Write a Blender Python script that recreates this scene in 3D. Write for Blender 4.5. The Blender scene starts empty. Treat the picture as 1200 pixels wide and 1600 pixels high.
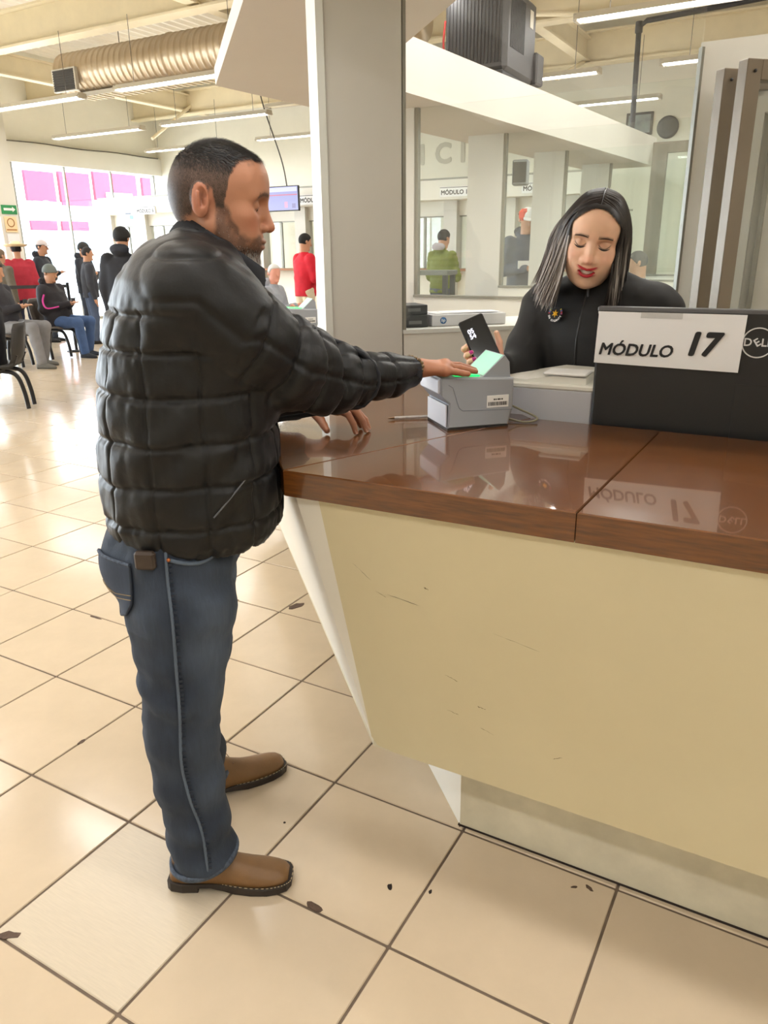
import bpy, math, random
import numpy as np
from mathutils import Vector, Matrix

SC = bpy.context.scene
COL = SC.collection
random.seed(7)
RNG = np.random.default_rng(11)
PI = math.pi

# ------------------------------------------------------------------ camera
TILE = 0.415                                     # floor tile pitch, metres
CAM = np.array([2.56658, -1.73474, 3.62086]) * TILE
PITCH, ROLL, YAW, FPX = 0.33443, -0.01208, 0.51895, 1185.0
_fw0 = np.array([-math.sin(YAW), math.cos(YAW), 0.0])
_rt0 = np.array([math.cos(YAW), math.sin(YAW), 0.0])
_up0 = np.array([0, 0, 1.0])
_F = _fw0 * math.cos(PITCH) - _up0 * math.sin(PITCH)
_U0 = _fw0 * math.sin(PITCH) + _up0 * math.cos(PITCH)
_R = _rt0 * math.cos(ROLL) + _U0 * math.sin(ROLL)
_U = -_rt0 * math.sin(ROLL) + _U0 * math.cos(ROLL)
cam_data = bpy.data.cameras.new('camera')
cam = bpy.data.objects.new('camera', cam_data)
COL.objects.link(cam)
M4 = Matrix.Identity(4)
for r in range(3):
    M4[r][0], M4[r][1], M4[r][2], M4[r][3] = _R[r], _U[r], -_F[r], CAM[r]
cam.matrix_world = M4
cam_data.sensor_fit = 'VERTICAL'
cam_data.sensor_height = 32.0
cam_data.lens = FPX / 1600.0 * 32.0
cam_data.clip_start = 0.05
cam_data.clip_end = 200
SC.camera = cam

# ------------------------------------------------------------------ sky and exposure
world = bpy.data.worlds.new('overcast_sky')
SC.world = world
world.use_nodes = True
bg = world.node_tree.nodes['Background']
bg.inputs['Color'].default_value = (0.82, 0.91, 1.0, 1)
bg.inputs['Strength'].default_value = 10.5
SC.view_settings.view_transform = 'Standard'
SC.view_settings.look = 'None'
SC.view_settings.exposure = 0.42
SC.view_settings.gamma = 1.0
SC.view_settings.use_curve_mapping = False
LAMP_POWER = 18.0          # watts per fluorescent fitting
SC.cycles.max_bounces = 8
SC.cycles.diffuse_bounces = 4
SC.cycles.glossy_bounces = 4
SC.cycles.transmission_bounces = 6
SC.cycles.transparent_max_bounces = 16
SC.cycles.sample_clamp_indirect = 6.0
SC.cycles.caustics_reflective = False
SC.cycles.caustics_refractive = False
SC.cycles.use_denoising = True

# ------------------------------------------------------------------ helpers
def srgb(r, g, b):
    def c(v):
        v /= 255.0
        return v / 12.92 if v <= 0.04045 else ((v + 0.055) / 1.055) ** 2.4
    return (c(r), c(g), c(b), 1.0)

MATS = {}
def mat(name, rgb, rough=0.5, metal=0.0, spec=0.5, noise=0.0, nscale=8.0, bump=0.0, bscale=60.0,
        attr=None, rand=0.0, emit=None, estr=0.0, coat=0.0, stretch=None, sheen=0.0, sss=0.0):
    """principled material with optional procedural mottling, bump, point-colour attribute, per-object tint"""
    if name in MATS:
        return MATS[name]
    m = bpy.data.materials.new(name)
    m.use_nodes = True
    nt = m.node_tree; N = nt.nodes; L = nt.links
    b = N['Principled BSDF']
    base = rgb if len(rgb) == 4 else srgb(*rgb)
    b.inputs['Base Color'].default_value = base
    b.inputs['Roughness'].default_value = rough
    b.inputs['Metallic'].default_value = metal
    b.inputs['Specular IOR Level'].default_value = spec
    b.inputs['Coat Weight'].default_value = coat
    b.inputs['Coat Roughness'].default_value = 0.06
    if sheen:
        b.inputs['Sheen Weight'].default_value = sheen
    if sss:
        b.inputs['Subsurface Weight'].default_value = sss
        b.inputs['Subsurface Radius'].default_value = (0.012, 0.005, 0.003)
        b.inputs['Subsurface Scale'].default_value = 1.0
    src = None
    if attr:
        a = N.new('ShaderNodeAttribute'); a.attribute_name = attr
        src = a.outputs['Color']
    tc = None
    if noise or bump:
        tc = N.new('ShaderNodeTexCoord')
        vec = tc.outputs['Object']
        if stretch:
            mp = N.new('ShaderNodeMapping'); mp.inputs['Scale'].default_value = stretch
            L.new(vec, mp.inputs['Vector']); vec = mp.outputs['Vector']
    if noise:
        n = N.new('ShaderNodeTexNoise'); n.inputs['Scale'].default_value = nscale
        n.inputs['Detail'].default_value = 5; n.inputs['Roughness'].default_value = 0.6
        L.new(vec, n.inputs['Vector'])
        mr = N.new('ShaderNodeMapRange')
        mr.inputs['From Min'].default_value = 0.3; mr.inputs['From Max'].default_value = 0.7
        mr.inputs['To Min'].default_value = 1 - noise; mr.inputs['To Max'].default_value = 1 + noise
        L.new(n.outputs['Fac'], mr.inputs['Value'])
        mx = N.new('ShaderNodeMix'); mx.data_type = 'RGBA'; mx.blend_type = 'MULTIPLY'
        mx.inputs['Factor'].default_value = 1.0
        if src: L.new(src, mx.inputs['A'])
        else: mx.inputs['A'].default_value = base
        L.new(mr.outputs['Result'], mx.inputs['B'])
        src = mx.outputs['Result']
    if rand:
        oi = N.new('ShaderNodeObjectInfo')
        mr2 = N.new('ShaderNodeMapRange')
        mr2.inputs['To Min'].default_value = 1 - rand; mr2.inputs['To Max'].default_value = 1 + rand
        L.new(oi.outputs['Random'], mr2.inputs['Value'])
        mx2 = N.new('ShaderNodeMix'); mx2.data_type = 'RGBA'; mx2.blend_type = 'MULTIPLY'
        mx2.inputs['Factor'].default_value = 1.0
        if src: L.new(src, mx2.inputs['A'])
        else: mx2.inputs['A'].default_value = base
        L.new(mr2.outputs['Result'], mx2.inputs['B'])
        src = mx2.outputs['Result']
    if src:
        L.new(src, b.inputs['Base Color'])
    if bump:
        n2 = N.new('ShaderNodeTexNoise'); n2.inputs['Scale'].default_value = bscale
        n2.inputs['Detail'].default_value = 4
        L.new(vec, n2.inputs['Vector'])
        bp = N.new('ShaderNodeBump'); bp.inputs['Strength'].default_value = bump
        bp.inputs['Distance'].default_value = 0.004
        L.new(n2.outputs['Fac'], bp.inputs['Height']); L.new(bp.outputs['Normal'], b.inputs['Normal'])
    if emit is not None:
        b.inputs['Emission Color'].default_value = emit if len(emit) == 4 else srgb(*emit)
        b.inputs['Emission Strength'].default_value = estr
    MATS[name] = m
    return m

def glass_mat(name, tint, refl=0.08):
    """thin clear pane: mostly straight transmission, mirror reflection by Fresnel"""
    if name in MATS: return MATS[name]
    m = bpy.data.materials.new(name); m.use_nodes = True
    nt = m.node_tree; N = nt.nodes; L = nt.links; N.clear()
    out = N.new('ShaderNodeOutputMaterial'); mix = N.new('ShaderNodeMixShader')
    tr = N.new('ShaderNodeBsdfTransparent'); tr.inputs['Color'].default_value = tint
    gl = N.new('ShaderNodeBsdfGlossy'); gl.inputs['Roughness'].default_value = 0.01
    ge = N.new('ShaderNodeNewGeometry'); dp = N.new('ShaderNodeVectorMath'); dp.operation = 'DOT_PRODUCT'
    L.new(ge.outputs['Incoming'], dp.inputs[0]); L.new(ge.outputs['Normal'], dp.inputs[1])
    def mth(op, a, b=None):
        q = N.new('ShaderNodeMath'); q.operation = op
        L.new(a, q.inputs[0])
        if b is not None: q.inputs[1].default_value = b
        return q.outputs[0]
    c1 = mth('ABSOLUTE', dp.outputs['Value']); c2 = mth('MULTIPLY', c1, -1.0); c3 = mth('ADD', c2, 1.0); c4 = mth('POWER', c3, 5.0)
    c5 = mth('MULTIPLY', c4, 0.85); c6 = mth('ADD', c5, refl * 0.5)
    L.new(c6, mix.inputs['Fac'])
    L.new(tr.outputs[0], mix.inputs[1]); L.new(gl.outputs[0], mix.inputs[2])
    L.new(mix.outputs[0], out.inputs['Surface'])
    MATS[name] = m
    return m

def tag(o, label=None, cat=None, group=None, kind=None):
    if label: o['label'] = label
    if cat: o['category'] = cat
    if group: o['group'] = group
    if kind: o['kind'] = kind
    return o

def empty(name, loc=(0, 0, 0), rz=0.0, label=None, cat=None, group=None, kind=None):
    o = bpy.data.objects.new(name, None)
    o.empty_display_size = 0.1
    o.location = loc; o.rotation_euler = (0, 0, rz)
    COL.objects.link(o)
    return tag(o, label, cat, group, kind)

def link(name, me, m=None, parent=None, loc=None, rot=None):
    o = bpy.data.objects.new(name, me)
    if m is not None and not me.materials:
        for q in (m if isinstance(m, (list, tuple)) else [m]): me.materials.append(q)
    COL.objects.link(o)
    if parent is not None: o.parent = parent
    if loc is not None: o.location = loc
    if rot is not None: o.rotation_euler = rot
    return o

def copy_tree(o, parent=None):
    c = o.copy(); COL.objects.link(c)
    if parent is not None: c.parent = parent
    for ch in list(o.children): copy_tree(ch, c)
    return c

def to_mesh(name, V, Fc, smooth=False, colors=None, mats=None, fmat=None):
    me = bpy.data.meshes.new(name)
    V = np.asarray(V, dtype=np.float32)
    if isinstance(Fc, np.ndarray) and Fc.ndim == 2:
        n, k = Fc.shape
        me.vertices.add(len(V)); me.vertices.foreach_set('co', V.ravel())
        me.loops.add(n * k); me.loops.foreach_set('vertex_index', Fc.astype(np.int32).ravel())
        me.polygons.add(n)
        me.polygons.foreach_set('loop_start', np.arange(0, n * k, k, dtype=np.int32))
        me.update(calc_edges=True)
    else:
        me.from_pydata([tuple(map(float, v)) for v in V], [], [tuple(int(i) for i in f) for f in Fc])
        me.update()
    if smooth:
        me.polygons.foreach_set('use_smooth', np.ones(len(me.polygons), dtype=bool))
    if colors is not None:
        a = me.color_attributes.new('col', 'FLOAT_COLOR', 'POINT')
        c = np.ones((len(V), 4), dtype=np.float32); c[:, :3] = np.asarray(colors)[:, :3]
        a.data.foreach_set('color', c.ravel())
    if mats:
        for q in mats: me.materials.append(q)
    if fmat is not None:
        me.polygons.foreach_set('material_index', np.asarray(fmat, dtype=np.int32))
    return me

def rotz(a):
    c, s = math.cos(a), math.sin(a)
    return np.array([[c, -s, 0], [s, c, 0], [0, 0, 1.0]])
def roty(a):
    c, s = math.cos(a), math.sin(a)
    return np.array([[c, 0, s], [0, 1.0, 0], [-s, 0, c]])
def rotx(a):
    c, s = math.cos(a), math.sin(a)
    return np.array([[1.0, 0, 0], [0, c, -s], [0, s, c]])

def _catmull(P, n):
    P = np.asarray(P, float)
    out = []
    m = len(P)
    for i in range(m - 1):
        p0, p1, p2, p3 = P[max(i - 1, 0)], P[i], P[i + 1], P[min(i + 2, m - 1)]
        for t in np.linspace(0, 1, n, endpoint=False):
            out.append(0.5 * ((2 * p1) + (-p0 + p2) * t + (2 * p0 - 5 * p1 + 4 * p2 - p3) * t * t + (-p0 + 3 * p1 - 3 * p2 + p3) * t ** 3))
    out.append(P[-1])
    return np.array(out)

class MB:
    """collects shapes and links them as one mesh object"""
    def __init__(s): s.v = []; s.f = []; s.smooth = []
    def add(s, V, Fc, sm=False):
        b = len(s.v)
        s.v += [tuple(map(float, p)) for p in V]
        s.f += [tuple(int(i) + b for i in f) for f in Fc]
        s.smooth += [sm] * len(Fc)
        return s
    def box(s, lo, hi, bev=0.0, R=None, at=(0, 0, 0)):
        x0, y0, z0 = lo; x1, y1, z1 = hi
        if bev <= 0:
            V = np.array([(x, y, z) for z in (z0, z1) for y in (y0, y1) for x in (x0, x1)], float)
            Fc = [(0, 2, 3, 1), (4, 5, 7, 6), (0, 1, 5, 4), (2, 6, 7, 3), (0, 4, 6, 2), (1, 3, 7, 5)]
        else:
            b = min(bev, (x1 - x0) / 2.01, (y1 - y0) / 2.01, (z1 - z0) / 2.01)
            V = []; idx = {}
            for a, x in enumerate((x0, x1)):
                for c, y in enumerate((y0, y1)):
                    for e, z in enumerate((z0, z1)):
                        sx, sy, sz = (1 - 2 * a), (1 - 2 * c), (1 - 2 * e)
                        for k, d in enumerate(((0, b, b), (b, 0, b), (b, b, 0))):
                            idx[(a, c, e, k)] = len(V)
                            V.append((x + sx * d[0], y + sy * d[1], z + sz * d[2]))
            V = np.array(V); Fc = []
            def q(*ks): Fc.append([idx[k] for k in ks])
            for a in (0, 1):
                q((a, 0, 0, 0), (a, 1, 0, 0), (a, 1, 1, 0), (a, 0, 1, 0))
                q((0, a, 0, 1), (1, a, 0, 1), (1, a, 1, 1), (0, a, 1, 1))
                q((0, 0, a, 2), (1, 0, a, 2), (1, 1, a, 2), (0, 1, a, 2))
            for a in (0, 1):
                for c in (0, 1):
                    q((a, c, 0, 0), (a, c, 1, 0), (a, c, 1, 1), (a, c, 0, 1))
                    q((a, 0, c, 0), (a, 1, c, 0), (a, 1, c, 2), (a, 0, c, 2))
                    q((0, a, c, 1), (1, a, c, 1), (1, a, c, 2), (0, a, c, 2))
                    for e in (0, 1): q((a, c, e, 0), (a, c, e, 1), (a, c, e, 2))
            ctr = V.mean(0)
            for i, fc in enumerate(Fc):
                p = V[fc]; n = np.cross(p[1] - p[0], p[2] - p[0])
                if n @ (p.mean(0) - ctr) < 0: Fc[i] = fc[::-1]
        if R is not None: V = V @ np.asarray(R).T
        return s.add(V + np.asarray(at), Fc)
    def prism(s, poly, z0, z1, M=None):
        """polygon in xy (counter-clockwise) extruded between z0 and z1; M maps the points afterwards"""
        n = len(poly)
        V = [(p[0], p[1], z0) for p in poly] + [(p[0], p[1], z1) for p in poly]
        Fc = [tuple(range(n))[::-1], tuple(range(n, 2 * n))] + [(i, (i + 1) % n, (i + 1) % n + n, i + n) for i in range(n)]
        if M is not None: V = [M(p) for p in V]
        return s.add(V, Fc)
    def tube(s, P, r, n=8, smooth_path=0, cap=True, flat=1.0, upv=(0, 0, 1)):
        P = np.asarray(P, float)
        rr = np.full(len(P), r) if np.isscalar(r) else np.asarray(r, float)
        if smooth_path:
            k = len(P); P = _catmull(P, smooth_path)
            rr = np.interp(np.linspace(0, k - 1, len(P)), np.arange(k), rr)
        T = np.gradient(P, axis=0); T /= np.linalg.norm(T, axis=1)[:, None] + 1e-12
        u = np.asarray(upv, float)
        if abs(T[0] @ u) > 0.95: u = np.array([1.0, 0.1, 0])
        V = []
        for p, t, r_ in zip(P, T, rr):
            a = np.cross(t, u); a /= np.linalg.norm(a) + 1e-12
            b = np.cross(a, t); u = b
            for k in range(n):
                an = 2 * PI * k / n
                V.append(p + r_ * (math.cos(an) * a + flat * math.sin(an) * b))
        m = len(P)
        Fc = [(i * n + k, i * n + (k + 1) % n, (i + 1) * n + (k + 1) % n, (i + 1) * n + k) for i in range(m - 1) for k in range(n)]
        b0 = len(s.v)
        s.add(V, Fc, True)
        if cap:
            s.add([V[k] for k in range(n)], [tuple(range(n))[::-1]])
            s.add([V[(m - 1) * n + k] for k in range(n)], [tuple(range(n))])
        return s
    def lathe(s, prof, n=24, M=None, ring=False):
        V = []
        for r, z in prof:
            for k in range(n):
                a = 2 * PI * k / n
                V.append((r * math.cos(a), r * math.sin(a), z))
        m = len(prof)
        Fc = [(i * n + k, i * n + (k + 1) % n, (i + 1) * n + (k + 1) % n, (i + 1) * n + k) for i in range(m - 1) for k in range(n)]
        if ring: Fc += [((m - 1) * n + k, (m - 1) * n + (k + 1) % n, (k + 1) % n, k) for k in range(n)]
        if prof[0][0] > 1e-6 and not ring: Fc.append(tuple(range(n))[::-1])
        if prof[-1][0] > 1e-6 and not ring: Fc.append(tuple((m - 1) * n + k for k in range(n)))
        if M is not None: V = [M(np.array(p)) for p in V]
        return s.add(V, Fc, True)
    def loft(s, rings, cap=True, sm=True):
        n = len(rings[0]); m = len(rings)
        V = [p for r in rings for p in r]
        Fc = [(i * n + k, i * n + (k + 1) % n, (i + 1) * n + (k + 1) % n, (i + 1) * n + k) for i in range(m - 1) for k in range(n)]
        if cap: Fc += [tuple(range(n))[::-1], tuple((m - 1) * n + k for k in range(n))]
        return s.add(V, Fc, sm)
    def mesh(s, name='mesh'):
        me = bpy.data.meshes.new(name)
        me.from_pydata(s.v, [], s.f); me.update()
        me.polygons.foreach_set('use_smooth', np.array(s.smooth, dtype=bool))
        return me
    def build(s, name, m=None, parent=None, loc=None, rot=None):
        return link(name, s.mesh(name), m, parent, loc, rot)

def text_mesh(txt, size, bold=0.0, shear=0.0, depth=0.0006, align='CENTER', spacing=1.0):
    cu = bpy.data.curves.new('txt', 'FONT')
    cu.body = txt; cu.size = size; cu.extrude = depth
    cu.align_x = align; cu.align_y = 'CENTER'; cu.space_character = spacing
    cu.resolution_u = 3
    o = bpy.data.objects.new('txt', cu); COL.objects.link(o)
    dg = bpy.context.evaluated_depsgraph_get()
    me = bpy.data.meshes.new_from_object(o.evaluated_get(dg))
    bpy.data.objects.remove(o); bpy.data.curves.remove(cu)
    if bold:
        n = len(me.vertices); co = np.empty(n * 3, np.float32); me.vertices.foreach_get('co', co); co = co.reshape(-1, 3)
        polys = [list(p.vertices) for p in me.polygons]; V = []; Fc = []
        for k, (dx, dy) in enumerate(((0, 0), (bold, 0), (-bold, 0), (0, bold), (0, -bold), (bold * 0.7, bold * 0.7), (-bold * 0.7, bold * 0.7), (bold * 0.7, -bold * 0.7), (-bold * 0.7, -bold * 0.7))):
            V += [tuple(v) for v in co + np.array([dx, dy, 0.00001 * k])]; Fc += [[i + k * n for i in p] for p in polys]
        bpy.data.meshes.remove(me); me = bpy.data.meshes.new('txt'); me.from_pydata(V, [], Fc); me.update()
    if shear:
        for v in me.vertices: v.co.x += shear * v.co.y
    return me

def place(o, origin, xdir, ydir):
    """orient a flat object: its local x along xdir, y along ydir, z out"""
    x = Vector(xdir).normalized(); y = Vector(ydir); y = (y - x * y.dot(x)).normalized(); z = x.cross(y)
    Mx = Matrix.Identity(4)
    for r in range(3): Mx[r][0], Mx[r][1], Mx[r][2], Mx[r][3] = x[r], y[r], z[r], origin[r]
    if o.parent is not None: Mx = o.parent.matrix_basis.inverted() @ Mx if o.parent.parent is None else Mx
    o.matrix_basis = Mx
    return o

# ------------------------------------------------------------------ implicit-surface modelling
def smin(a, b, k):
    if k <= 0: return np.minimum(a, b)
    h = np.clip(0.5 + 0.5 * (b - a) / k, 0, 1)
    return b + (a - b) * h - k * h * (1 - h)
def smax(a, b, k): return -smin(-a, -b, k)

def f_caps(a, b, ra, rb=None):
    a = np.array(a, np.float32); b = np.array(b, np.float32); rb = ra if rb is None else rb
    ab = b - a; L2 = float(ab @ ab) + 1e-12
    def f(p):
        t = np.clip(((p - a) @ ab) / L2, 0, 1)
        q = p - a - t[:, None] * ab
        return np.sqrt(np.einsum('ij,ij->i', q, q)) - (ra + (rb - ra) * t)
    return f
def f_ell(c, r, R=None):
    c = np.array(c, np.float32); r = np.array(r, np.float32)
    Rm = None if R is None else np.array(R, np.float32)
    def f(p):
        q = p - c
        if Rm is not None: q = q @ Rm
        k0 = np.sqrt(((q / r) ** 2).sum(1)); k1 = np.sqrt(((q / (r * r)) ** 2).sum(1)) + 1e-9
        return k0 * (k0 - 1.0) / k1
    return f
def f_box(c, h, rad=0.01, R=None):
    c = np.array(c, np.float32); h = np.array(h, np.float32) - rad
    Rm = None if R is None else np.array(R, np.float32)
    def f(p):
        q = p - c
        if Rm is not None: q = q @ Rm
        q = np.abs(q) - h
        return np.sqrt((np.maximum(q, 0) ** 2).sum(1)) + np.minimum(q.max(1), 0) - rad
    return f
def f_loft(table, ex=2.4):
    """stack of horizontal super-ellipses: rows (z, back, front, halfwidth)"""
    T = np.array(table, np.float32)
    def f(p):
        z = p[:, 2]
        ba = np.interp(z, T[:, 0], T[:, 1]); fr = np.interp(z, T[:, 0], T[:, 2]); w = np.interp(z, T[:, 0], T[:, 3])
        c = (ba + fr) / 2; a = np.maximum((fr - ba) / 2, 1e-3)
        q = (np.abs((p[:, 0] - c) / a) ** ex + np.abs(p[:, 1] / w) ** ex) ** (1 / ex)
        d = (q - 1) * np.minimum(a, w)
        return np.maximum(d, np.maximum(T[0, 0] - z, z - T[-1, 0]))
    return f

class Sdf:
    def __init__(s): s.ops = []
    def u(s, f, k=0.01): s.ops.append((0, f, k)); return s
    def sub(s, f, k=0.005): s.ops.append((1, f, k)); return s
    def isect(s, f, k=0.005): s.ops.append((2, f, k)); return s
    def __call__(s, p):
        p = np.asarray(p, np.float32)
        d = None
        for op, f, k in s.ops:
            e = f(p)
            if d is None: d = e
            elif op == 0: d = smin(d, e, k)
            elif op == 1: d = smax(d, -e, k)
            else: d = smax(d, e, k)
        return d
    def grad(s, p, e=0.0015):
        g = np.empty((len(p), 3), np.float32)
        for i in range(3):
            o = np.zeros(3, np.float32); o[i] = e
            g[:, i] = (s(p + o) - s(p - o)) / (2 * e)
        return g
    def normals(s, p, e=0.0015):
        g = s.grad(p, e)
        return g / (np.linalg.norm(g, axis=1)[:, None] + 1e-9)

def surface_nets(f, lo, hi, h, newton=2):
    lo = np.array(lo, float); hi = np.array(hi, float)
    n = np.ceil((hi - lo) / h).astype(int) + 1
    ax = [lo[i] + h * np.arange(n[i]) for i in range(3)]
    V = np.empty(tuple(n), np.float32)
    YZ = np.stack(np.meshgrid(ax[1], ax[2], indexing='ij'), -1).reshape(-1, 2).astype(np.float32)
    step = max(1, int(400000 // len(YZ)))
    for i in range(0, n[0], step):
        xs = ax[0][i:i + step].astype(np.float32)
        P = np.empty((len(xs), len(YZ), 3), np.float32)
        P[:, :, 0] = xs[:, None]; P[:, :, 1:] = YZ[None]
        V[i:i + step] = f(P.reshape(-1, 3)).reshape(len(xs), n[1], n[2])
    ins = V < 0
    cnt = np.zeros(tuple(n - 1), np.int8)
    for a in (0, 1):
        for b in (0, 1):
            for c in (0, 1):
                cnt += ins[a:n[0] - 1 + a, b:n[1] - 1 + b, c:n[2] - 1 + c]
    act = (cnt > 0) & (cnt < 8)
    I = np.argwhere(act)
    idx = np.full(tuple(n - 1), -1, np.int64); idx[act] = np.arange(len(I))
    acc = np.zeros((len(I), 3)); num = np.zeros(len(I))
    cor = [(a, b, c) for a in (0, 1) for b in (0, 1) for c in (0, 1)]
    for x in cor:
        for y in cor:
            if sum(y) - sum(x) == 1 and all(q >= w for q, w in zip(y, x)):
                va = V[I[:, 0] + x[0], I[:, 1] + x[1], I[:, 2] + x[2]]; vb = V[I[:, 0] + y[0], I[:, 1] + y[1], I[:, 2] + y[2]]
                m = (va < 0) != (vb < 0)
                t = np.where(m, va / np.where(m, va - vb, 1), 0)
                pt = np.array(x)[None] + t[:, None] * (np.array(y) - np.array(x))[None]
                acc[m] += pt[m]; num[m] += 1
    P = lo + h * (I + acc / np.maximum(num, 1)[:, None])
    Fs = []
    def quads(a0, a1, a2):
        s0 = [slice(None)] * 3; s1 = [slice(None)] * 3
        s0[a0] = slice(0, n[a0] - 1); s1[a0] = slice(1, n[a0])
        A = ins[tuple(s0)]; B = ins[tuple(s1)]
        E = np.argwhere(A != B)
        E = E[(E[:, a1] > 0) & (E[:, a2] > 0) & (E[:, a1] < n[a1] - 1) & (E[:, a2] < n[a2] - 1)]
        def g(d1, d2):
            q = E.copy(); q[:, a1] -= d1; q[:, a2] -= d2
            return idx[q[:, 0], q[:, 1], q[:, 2]]
        Q = np.stack([g(1, 1), g(0, 1), g(0, 0), g(1, 0)], 1)
        fl = ~A[E[:, 0], E[:, 1], E[:, 2]]
        Q[fl] = Q[fl][:, ::-1]
        Fs.append(Q)
    quads(0, 1, 2); quads(1, 2, 0); quads(2, 0, 1)
    Fq = np.concatenate(Fs)
    Fq = Fq[(Fq >= 0).all(1)]
    P = P.astype(np.float32)
    for _ in range(newton):
        d = f(P); g = np.empty_like(P)
        for i in range(3):
            o = np.zeros(3, np.float32); o[i] = h * 0.3
            g[:, i] = (f(P + o) - f(P - o)) / (0.6 * h)
        gl = (g * g).sum(1) + 1e-6
        st = (d / gl)[:, None] * g
        ln = np.linalg.norm(st, axis=1)[:, None]
        P = P - st * np.minimum(1, h * 0.7 / (ln + 1e-9))
    return P, Fq

def vnoise(p, scale, seed=0):
    """smooth value noise on points, about -1..1"""
    q = np.asarray(p, np.float64) * scale + seed * 17.31
    i = np.floor(q).astype(np.int64); u = q - i; u = u * u * (3 - 2 * u)
    def hsh(a, b, c):
        x = (a * 374761393 + b * 668265263 + c * 2147483647 + seed * 974634) & 0xffffffff
        x = ((x ^ (x >> 13)) * 1274126177) & 0xffffffff
        return ((x ^ (x >> 16)) & 0xffff) / 32767.5 - 1
    r = 0
    for a in (0, 1):
        for b in (0, 1):
            for c in (0, 1):
                w = (u[:, 0] if a else 1 - u[:, 0]) * (u[:, 1] if b else 1 - u[:, 1]) * (u[:, 2] if c else 1 - u[:, 2])
                r = r + w * hsh(i[:, 0] + a, i[:, 1] + b, i[:, 2] + c)
    return r
def join(*parts):
    Vs = []; Fs = []; b = 0
    for V, Fc in parts:
        Vs.append(V); Fs.append(np.asarray(Fc) + b); b += len(V)
    return np.concatenate(Vs), np.concatenate(Fs)
# ------------------------------------------------------------------ materials of the place
M_TILE = mat('beige_floor_tile', (208, 190, 165), rough=0.16, noise=0.05, nscale=5, rand=0.035, bump=0.05, bscale=30)
M_TILE_GREY = mat('grey_floor_tile', (206, 193, 172), rough=0.3, noise=0.05, nscale=6, stretch=(3, 40, 1))
M_GROUT = mat('grout', (112, 97, 84), rough=0.9, noise=0.25, nscale=14)
M_CHIP = mat('chipped_tile', (92, 74, 62), rough=0.9, noise=0.3, nscale=60)
M_DARKSPOT = mat('floor_speck', (40, 30, 25), rough=0.9)
M_WHITE = mat('white_painted_board', (226, 223, 213), rough=0.55, noise=0.02, nscale=2)
M_SOFFIT = mat('soffit_paint', (208, 202, 194), rough=0.6, noise=0.02, nscale=2)
M_COLUMN = mat('white_column_paint', (208, 205, 197), rough=0.5, noise=0.02, nscale=2)
M_CREAMWALL = mat('cream_wall_paint', (238, 234, 220), rough=0.8, noise=0.03, nscale=1.5)
M_STEEL = mat('cream_painted_steel', (230, 217, 186), rough=0.55, noise=0.05, nscale=3)
M_ROOF = mat('roof_sheet', (240, 232, 218), rough=0.6, noise=0.06, nscale=1.2)
M_FRAME_W = mat('white_window_frame', (222, 224, 218), rough=0.4)
M_BRONZE = mat('bronze_aluminium', (128, 116, 101), rough=0.38, metal=0.25)
M_FRAME_D = mat('grey_aluminium_edge', (140, 138, 128), rough=0.4, metal=0.3)
M_GLASS = glass_mat('clear_pane', (0.99, 0.997, 0.995, 1))
M_GLASS_G = glass_mat('greenish_pane', (0.972, 0.992, 0.985, 1))
M_BLACKPIPE = mat('black_pipe', (45, 45, 48), rough=0.5)
M_WIRE = mat('thin_cable', (90, 85, 78), rough=0.7)

# ------------------------------------------------------------------ floor: slab of grout with single tiles
floor = MB().box((-14.4, -6.2, -0.10), (6.3, 14.7, -0.0035)).build('floor', M_GROUT)
tag(floor, 'beige ceramic tiled floor with dark grout lines', kind='structure')
def proj_px(p):
    d = np.asarray(p, float) - CAM
    z = d @ _F
    return (600 + FPX * (d @ _R) / z, 800 - FPX * (d @ _U) / z, z)
tile_me = MB().box((-TILE / 2 + 0.0034, -TILE / 2 + 0.0034, -0.02), (TILE / 2 - 0.0034, TILE / 2 - 0.0034, 0.0), bev=0.0022).mesh('floor_tile')
tile_me.materials.append(M_TILE)
grey_me = tile_me.copy(); grey_me.materials.clear(); grey_me.materials.append(M_TILE_GREY)
cells = []
for i in range(-35, 14):
    for j in range(-14, 35):
        c = np.array([(i + 0.5) * TILE, (j + 0.5) * TILE, 0.0])
        x, y, z = proj_px(c)
        if z < 0.25 or x < -260 or x > 1460 or y < 380 or y > 2000: key = 1e9
        else: key = z
        cells.append((key, i, j, c))
cells.sort(key=lambda q: q[0])
far_tiles = MB()
for k, (key, i, j, c) in enumerate(cells):
    if k < 300 and key < 1e8:
        o = link('floor_tile', grey_me if (i, j) == (-1, 0) else tile_me, None, floor, (c[0], c[1], RNG.uniform(-0.0006, 0.0004)))
    else:
        h = TILE / 2 - 0.0034
        far_tiles.box((c[0] - h, c[1] - h, -0.02), (c[0] + h, c[1] + h, 0.0))
ft = far_tiles.build('floor_tiles', M_TILE, floor); tag(ft, kind='stuff')
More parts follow.
